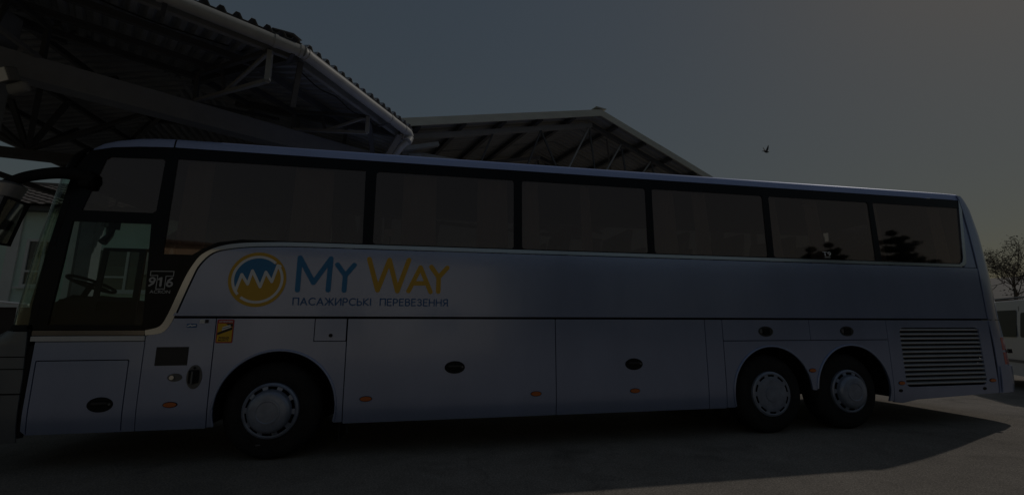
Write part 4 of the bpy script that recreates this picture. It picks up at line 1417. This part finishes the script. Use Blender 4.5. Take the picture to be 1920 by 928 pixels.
stroke_mb([[(0.065, 2.071), (0.153, 1.951), (0.251, 2.065)], [(0.153, 1.951), (0.153, 1.784)]], 0.0265, D).build('letter_y', 'decal_yellow', bus, fix=False)
def _arc(cx, cz, rx, rz, a0, a1, n=10):
    return [(cx + rx * math.cos(R(a0 + (a1 - a0) * k / n)), cz + rz * math.sin(R(a0 + (a1 - a0) * k / n))) for k in range(n + 1)]
def _bowl(x, w, z0, z1):
    r = (z1 - z0) / 2
    return [(x, z1), (x + w - r, z1)] + _arc(x + w - r, (z0 + z1) / 2, r, r, 90, -90) + [(x, z0)]
GLYPH = {  # letter: (width, strokes) in a box one unit tall
    'П': (0.72, [[(0, 0), (0, 1), (0.72, 1), (0.72, 0)]]),
    'А': (0.80, [[(0, 0), (0.40, 1), (0.80, 0)], [(0.14, 0.33), (0.66, 0.33)]]),
    'С': (0.80, [_arc(0.5, 0.5, 0.5, 0.5, 52, 308, 16)]),
    'Ж': (1.10, [[(0.55, 0), (0.55, 1)], [(0.02, 1), (0.42, 0.52), (0, 0)], [(1.08, 1), (0.68, 0.52), (1.10, 0)], [(0.42, 0.52), (0.68, 0.52)]]),
    'И': (0.74, [[(0, 1), (0, 0), (0.74, 1), (0.74, 0)]]),
    'Р': (0.58, [[(0, 0), (0, 1)], _bowl(0, 0.58, 0.44, 1)]),
    'Ь': (0.58, [[(0, 1), (0, 0)], _bowl(0, 0.58, 0, 0.56)]),
    'К': (0.66, [[(0, 0), (0, 1)], [(0.62, 1), (0.04, 0.48), (0.66, 0)]]),
    'І': (0.02, [[(0.01, 0), (0.01, 1)]]),
    'Е': (0.54, [[(0.54, 1), (0, 1), (0, 0), (0.54, 0)], [(0, 0.52), (0.48, 0.52)]]),
    'В': (0.60, [[(0, 0), (0, 1)], _bowl(0, 0.54, 0.53, 1), _bowl(0, 0.60, 0, 0.53)]),
    'З': (0.56, [[(0.02, 0.88)] + _arc(0.27, 0.76, 0.25, 0.24, 120, -80) + [(0.20, 0.52)], [(0.20, 0.52)] + _arc(0.28, 0.26, 0.28, 0.26, 80, -130) + [(0.0, 0.14)]]),
    'Н': (0.72, [[(0, 0), (0, 1)], [(0.72, 0), (0.72, 1)], [(0, 0.52), (0.72, 0.52)]]),
    'Я': (0.62, [[(0.62, 0), (0.62, 1)], [(0.62 - x, z) for x, z in _bowl(0, 0.60, 0.44, 1)], [(0.36, 0.44), (0.0, 0)]]),
}
def stroke_word(word, x0, x1, z0, z1, hw):
    gap = 0.30
    total = sum(GLYPH[c][0] for c in word) + gap * (len(word) - 1)
    k = (x1 - x0 - 2 * hw) / total
    x = x0 + hw
    for c in word:
        wd, st = GLYPH[c]
        lines = [[(x + px * k, z0 + hw + pz * (z1 - z0 - 2 * hw)) for px, pz in ln] for ln in st]
        stroke_mb(lines, hw, D, 0.00005).build('small_letter', 'decal_navy', bus, fix=False)
        x += (wd + gap) * k
stroke_word('ПАСАЖИРСЬКІ', -1.42, -0.592, 1.612, 1.698, 0.0062)
stroke_word('ПЕРЕВЕЗЕННЯ', -0.50, 0.268, 1.612, 1.698, 0.0062)
# model lettering on the black band
YB = -0.001
T_ = [(-2.822, 1.955), (-2.608, 1.957), (-2.608, 1.906), (-2.676, 1.905), (-2.676, 1.771), (-2.755, 1.770), (-2.753, 1.911), (-2.822, 1.909), (-2.822, 1.955)]
stroke_mb([T_], 0.0042, YB, 0.0001).build('model_outline', 'decal_grey', bus, fix=False)
def ell_arc(cx, cz, rx, rz, a0, a1, n=14):
    return [(cx + rx * math.cos(R(a0 + (a1 - a0) * k / n)), cz + rz * math.sin(R(a0 + (a1 - a0) * k / n))) for k in range(n + 1)]
stroke_mb([ell_arc(-2.797, 1.863, 0.023, 0.022, 0, 360), [(-2.775, 1.858), (-2.785, 1.828), (-2.818, 1.803)]], 0.0095, YB - 0.002, 0.00005).build('model_number', 'decal_grey', bus, fix=False)
stroke_mb([[(-2.735, 1.872), (-2.716, 1.884), (-2.716, 1.803)]], 0.0105, YB - 0.002, 0.0001).build('model_number', 'decal_grey', bus, fix=False)
stroke_mb([ell_arc(-2.634, 1.822, 0.024, 0.022, 0, 360), [(-2.657, 1.827), (-2.646, 1.860), (-2.616, 1.884)]], 0.0095, YB - 0.002, 0.00005).build('model_number', 'decal_grey', bus, fix=False)
lettering('model_name', 'ACRON', -2.808, -2.618, 1.724, 1.758, 'decal_grey', bus, YB - 0.001, bold=0.012)
lettering('model_mark', 'T9', 5.56, 5.70, 2.370, 2.432, 'decal_white', bus, 0.009, bold=0.008)
stroke_mb([[(5.585, 2.350), (5.675, 2.350)]], 0.006, 0.009).build('model_mark', 'decal_grey', bus, fix=False)

# blind-spot warning sticker
SX0, SX1, SZ0, SZ1 = -2.138, -1.976, 1.214, 1.457
def patch(pts, mt, y, name, parent=bus):
    return disc_mb(pts, y).build(name, mt, parent, fix=False)
sk = patch(rrect(SX0, SX1, SZ0, SZ1, 0.012, 3), 'decal_red', D, 'warning_sticker')
patch([(SX0 + .010, SZ0 + .012), (SX1 - .010, SZ0 + .012), (SX1 - .010, SZ1 - .040), (SX0 + .010, SZ1 - .040)], 'decal_amber', D - 0.0006, 'sticker_field', sk)
patch([(SX0 + .012, SZ0 + .082), (SX0 + .012, SZ0 + .108), (SX1 - .012, SZ0 + .165), (SX1 - .012, SZ0 + .138)], 'decal_black', D - 0.0012, 'sticker_band', sk)
patch([(SX0 + .085, SZ1 - .042), (SX1 - .010, SZ1 - .042), (SX1 - .010, SZ1 - .075), (SX0 + .115, SZ1 - .068)], 'decal_black', D - 0.0012, 'sticker_band', sk)
patch([(SX0 + .052, SZ0 + .128), (SX0 + .135, SZ0 + .160), (SX0 + .128, SZ0 + .188), (SX0 + .056, SZ0 + .165)], 'decal_white', D - 0.0018, 'sticker_vehicle', sk)
patch([(SX0 + .056, SZ0 + .144), (SX0 + .130, SZ0 + .170), (SX0 + .129, SZ0 + .176), (SX0 + .056, SZ0 + .151)], 'decal_black', D - 0.0024, 'sticker_band', sk)
lettering('sticker_lettering', 'ATTENTION', SX0 + .016, SX1 - .014, SZ1 - .030, SZ1 - .012, 'decal_white', sk, D - 0.0012, bold=0.02)
lettering('sticker_lettering', 'ANGLES', SX0 + .026, SX1 - .034, SZ0 + .046, SZ0 + .066, 'decal_black', sk, D - 0.0014, bold=0.03)
lettering('sticker_lettering', 'MORTS', SX0 + .026, SX1 - .038, SZ0 + .020, SZ0 + .040, 'decal_black', sk, D - 0.0014, bold=0.03)
bd = patch(rrect(-2.422, -2.330, 1.374, 1.413, 0.003, 2), 'decal_navy', D, 'badge')
stroke_mb([[(-2.412, 1.388), (-2.398, 1.395), (-2.388, 1.402), (-2.374, 1.390), (-2.358, 1.396), (-2.342, 1.396)]], 0.006, D - 0.001, 0.0001).build('badge_mark', 'decal_white', bd, fix=False)
pn = patch([(-2.304, 1.418), (-2.260, 1.418), (-2.260, 1.456), (-2.304, 1.456)], 'decal_white', D, 'data_sticker')
for z in (1.424, 1.434, 1.444):
    patch([(-2.301, z), (-2.264, z), (-2.264, z + .004), (-2.301, z + .004)], 'decal_grey', D - 0.0006, 'data_line', pn)
patch([(-2.254, 1.420), (-2.222, 1.420), (-2.222, 1.456), (-2.254, 1.456)], 'panel_dark', D, 'data_sticker')
# small pale bar inside the fifth window (ceiling lamp) and pale sign in the second
MB().box(5.45, 5.62, 0.17, 0.19, 3.135, 3.155).build('ceiling_lamp', 'decal_white', bus)
MB().add([(-0.52, 0.15, 2.30), (-0.44, 0.15, 2.30), (-0.44, 0.15, 2.44), (-0.37, 0.15, 2.47), (-0.38, 0.15, 2.54), (-0.50, 0.15, 2.53)], [(0, 1, 2, 3, 4, 5)]).build('seat_tag', 'decal_white', bus)

# ------------------------------------------------------------------ white van behind the coach's tail
va = R(54.5)
van = thing('parked_van', 'white passenger van parked behind the tail of the coach', 'van', (12.95, 2.75, 0), va)
# local x along the van (away from the camera side end), local y = to its left flank (towards the coach)
def vprof(y):
    return [(-2.45, 0.32), (2.35, 0.32), (2.42, 0.62), (2.40, 1.0), (2.30, 1.55), (2.16, 1.86), (1.9, 1.94), (-1.05, 1.94), (-1.30, 1.88), (-1.72, 1.22), (-2.36, 1.02), (-2.50, 0.80), (-2.50, 0.5)]
def van_section():
    m = MB()
    rows = []
    for u, ins in ((0.0, 0.06), (0.03, 0.0), (1.72, 0.0), (1.75, 0.06)):
        row = []
        for x, z in vprof(0):
            k = ins
            tum = max(0, z - 1.1) * 0.14
            y = (u + tum) if u < 0.5 else (u - tum)
            row.append((x * (1 - k * 0.02), -y + 0.0, z - (ins * 0.3 if z > 1.8 else 0)))
        row.append(row[0])
        rows.append(row)
    m.grid(rows)
    n = len(vprof(0)) + 1
    m.f.append(tuple(range(n - 1)))
    m.f.append(tuple(3 * n + k for k in reversed(range(n - 1))))
    return m
vb = van_section().build('body', 'van_white', van, 35)
def vflank(x0, x1, z0, z1, r=0.05, out=0.0):
    pts = rrect(x0, x1, z0, z1, r, 3)
    return [(x, 0.006 + out - max(0, z - 1.1) * 0.14 - 0.0, z) for x, z in pts]
def vpatch(name, x0, x1, z0, z1, mt, r=0.05, out=0.0):
    p = vflank(x0, x1, z0, z1, r, out)
    return MB().add(p, [tuple(range(len(p)))]).build(name, mt, van, fix=False)
vpatch('side_window', 0.35, 2.05, 1.14, 1.72, 'black_gloss')
vpatch('side_window', -0.62, 0.22, 1.14, 1.72, 'black_gloss')
vpatch('door_window', -1.42, -0.76, 1.14, 1.66, 'black_gloss')
for x in (0.28, -0.69):
    vpatch('door_gap', x - 0.006, x + 0.006, 0.42, 1.80, 'seal', 0.002)
vpatch('sill_moulding', -1.5, 2.3, 0.60, 0.66, 'lever_grey', 0.01, 0.01)
for x in (0.10, 0.44):
    MB().box(x - 0.07, x + 0.07, 0.0, 0.035, 0.93, 1.02).build('door_handle', 'black_matte', van, bevel=0.01)
MB().tube([(-1.0, -0.13, 1.985), (2.0, -0.13, 1.985)], 0.02, 8).build('roof_rail', 'lever_grey', van, 40)
MB().tube([(-1.0, -1.62, 1.985), (2.0, -1.62, 1.985)], 0.02, 8).build('roof_rail', 'lever_grey', van, 40)
for x in (-1.6, 1.45):
    for y, fl_ in ((0.02, True), (-1.77, False)):
        w = bpy.data.objects.new('wheel', None)
        COL.objects.link(w)
        w.parent = van
        w.location = (x, y, 0.32)
        w.rotation_euler = (0, 0, math.pi if fl_ else 0)
        MB().lathe_y((0, 0, 0), [(0.0, 0.02), (0.19, 0.015), (0.20, 0.0), (0.29, 0.0), (0.318, 0.04), (0.32, 0.19), (0.28, 0.22)], 32).build('tyre', 'rubber', w, 40)
        MB().lathe_y((0, 0, 0), [(0.0, -0.01), (0.15, -0.006), (0.195, 0.005)], 32).build('hubcap', 'wheel_silver', w, 40)
MB().box(-2.55, -2.44, -1.7, -0.05, 0.36, 0.62).build('bumper', 'lever_grey', van, bevel=0.03)
MB().box(2.38, 2.48, -1.7, -0.05, 0.36, 0.62).build('bumper', 'lever_grey', van, bevel=0.03)

# ------------------------------------------------------------------ bird in the sky
bird = thing('flying_bird', 'small dark bird with raised wing flying in the hazy sky above the coach', 'bird', (9.53, 5.24, 6.32))
bm_ = MB()
bm_.tube([(-0.17, 0, -0.02), (-0.14, 0, -0.012), (-0.08, 0, 0.0), (0.0, 0, -0.005), (0.08, 0, 0.0), (0.13, 0, 0.025), (0.165, 0, 0.035), (0.19, 0, 0.03)], [0.012, 0.022, 0.042, 0.052, 0.045, 0.026, 0.024, 0.004], 10)
bm_.build('body', 'feather', bird, 60)
for sgn in (1, -1):
    wv = []
    for u, ch0, ch1, zz in ((0.0, 0.07, -0.06, 0.02), (0.35, 0.075, -0.06, 0.10), (0.7, 0.05, -0.05, 0.19), (1.0, 0.0, -0.03, 0.27)):
        wv.append([(ch0 - 0.01, sgn * (0.03 + 0.12 * u), zz), ((ch0 + ch1) / 2, sgn * (0.03 + 0.12 * u), zz + 0.012), (ch1, sgn * (0.03 + 0.12 * u), zz)])
    me = MB().grid(wv).mesh('wing')
    solid(me, 0.004)
    link('wing', me, 'feather', bird, 60)
me = MB().grid([[(-0.15, -0.02, -0.015), (-0.15, 0.02, -0.015)], [(-0.25, -0.045, -0.03), (-0.25, 0.045, -0.03)]]).mesh('tail')
solid(me, 0.004)
link('tail', me, 'feather', bird)
bird.rotation_euler = (0, R(6), R(10))
bird.scale = (0.6, 0.6, 0.6)
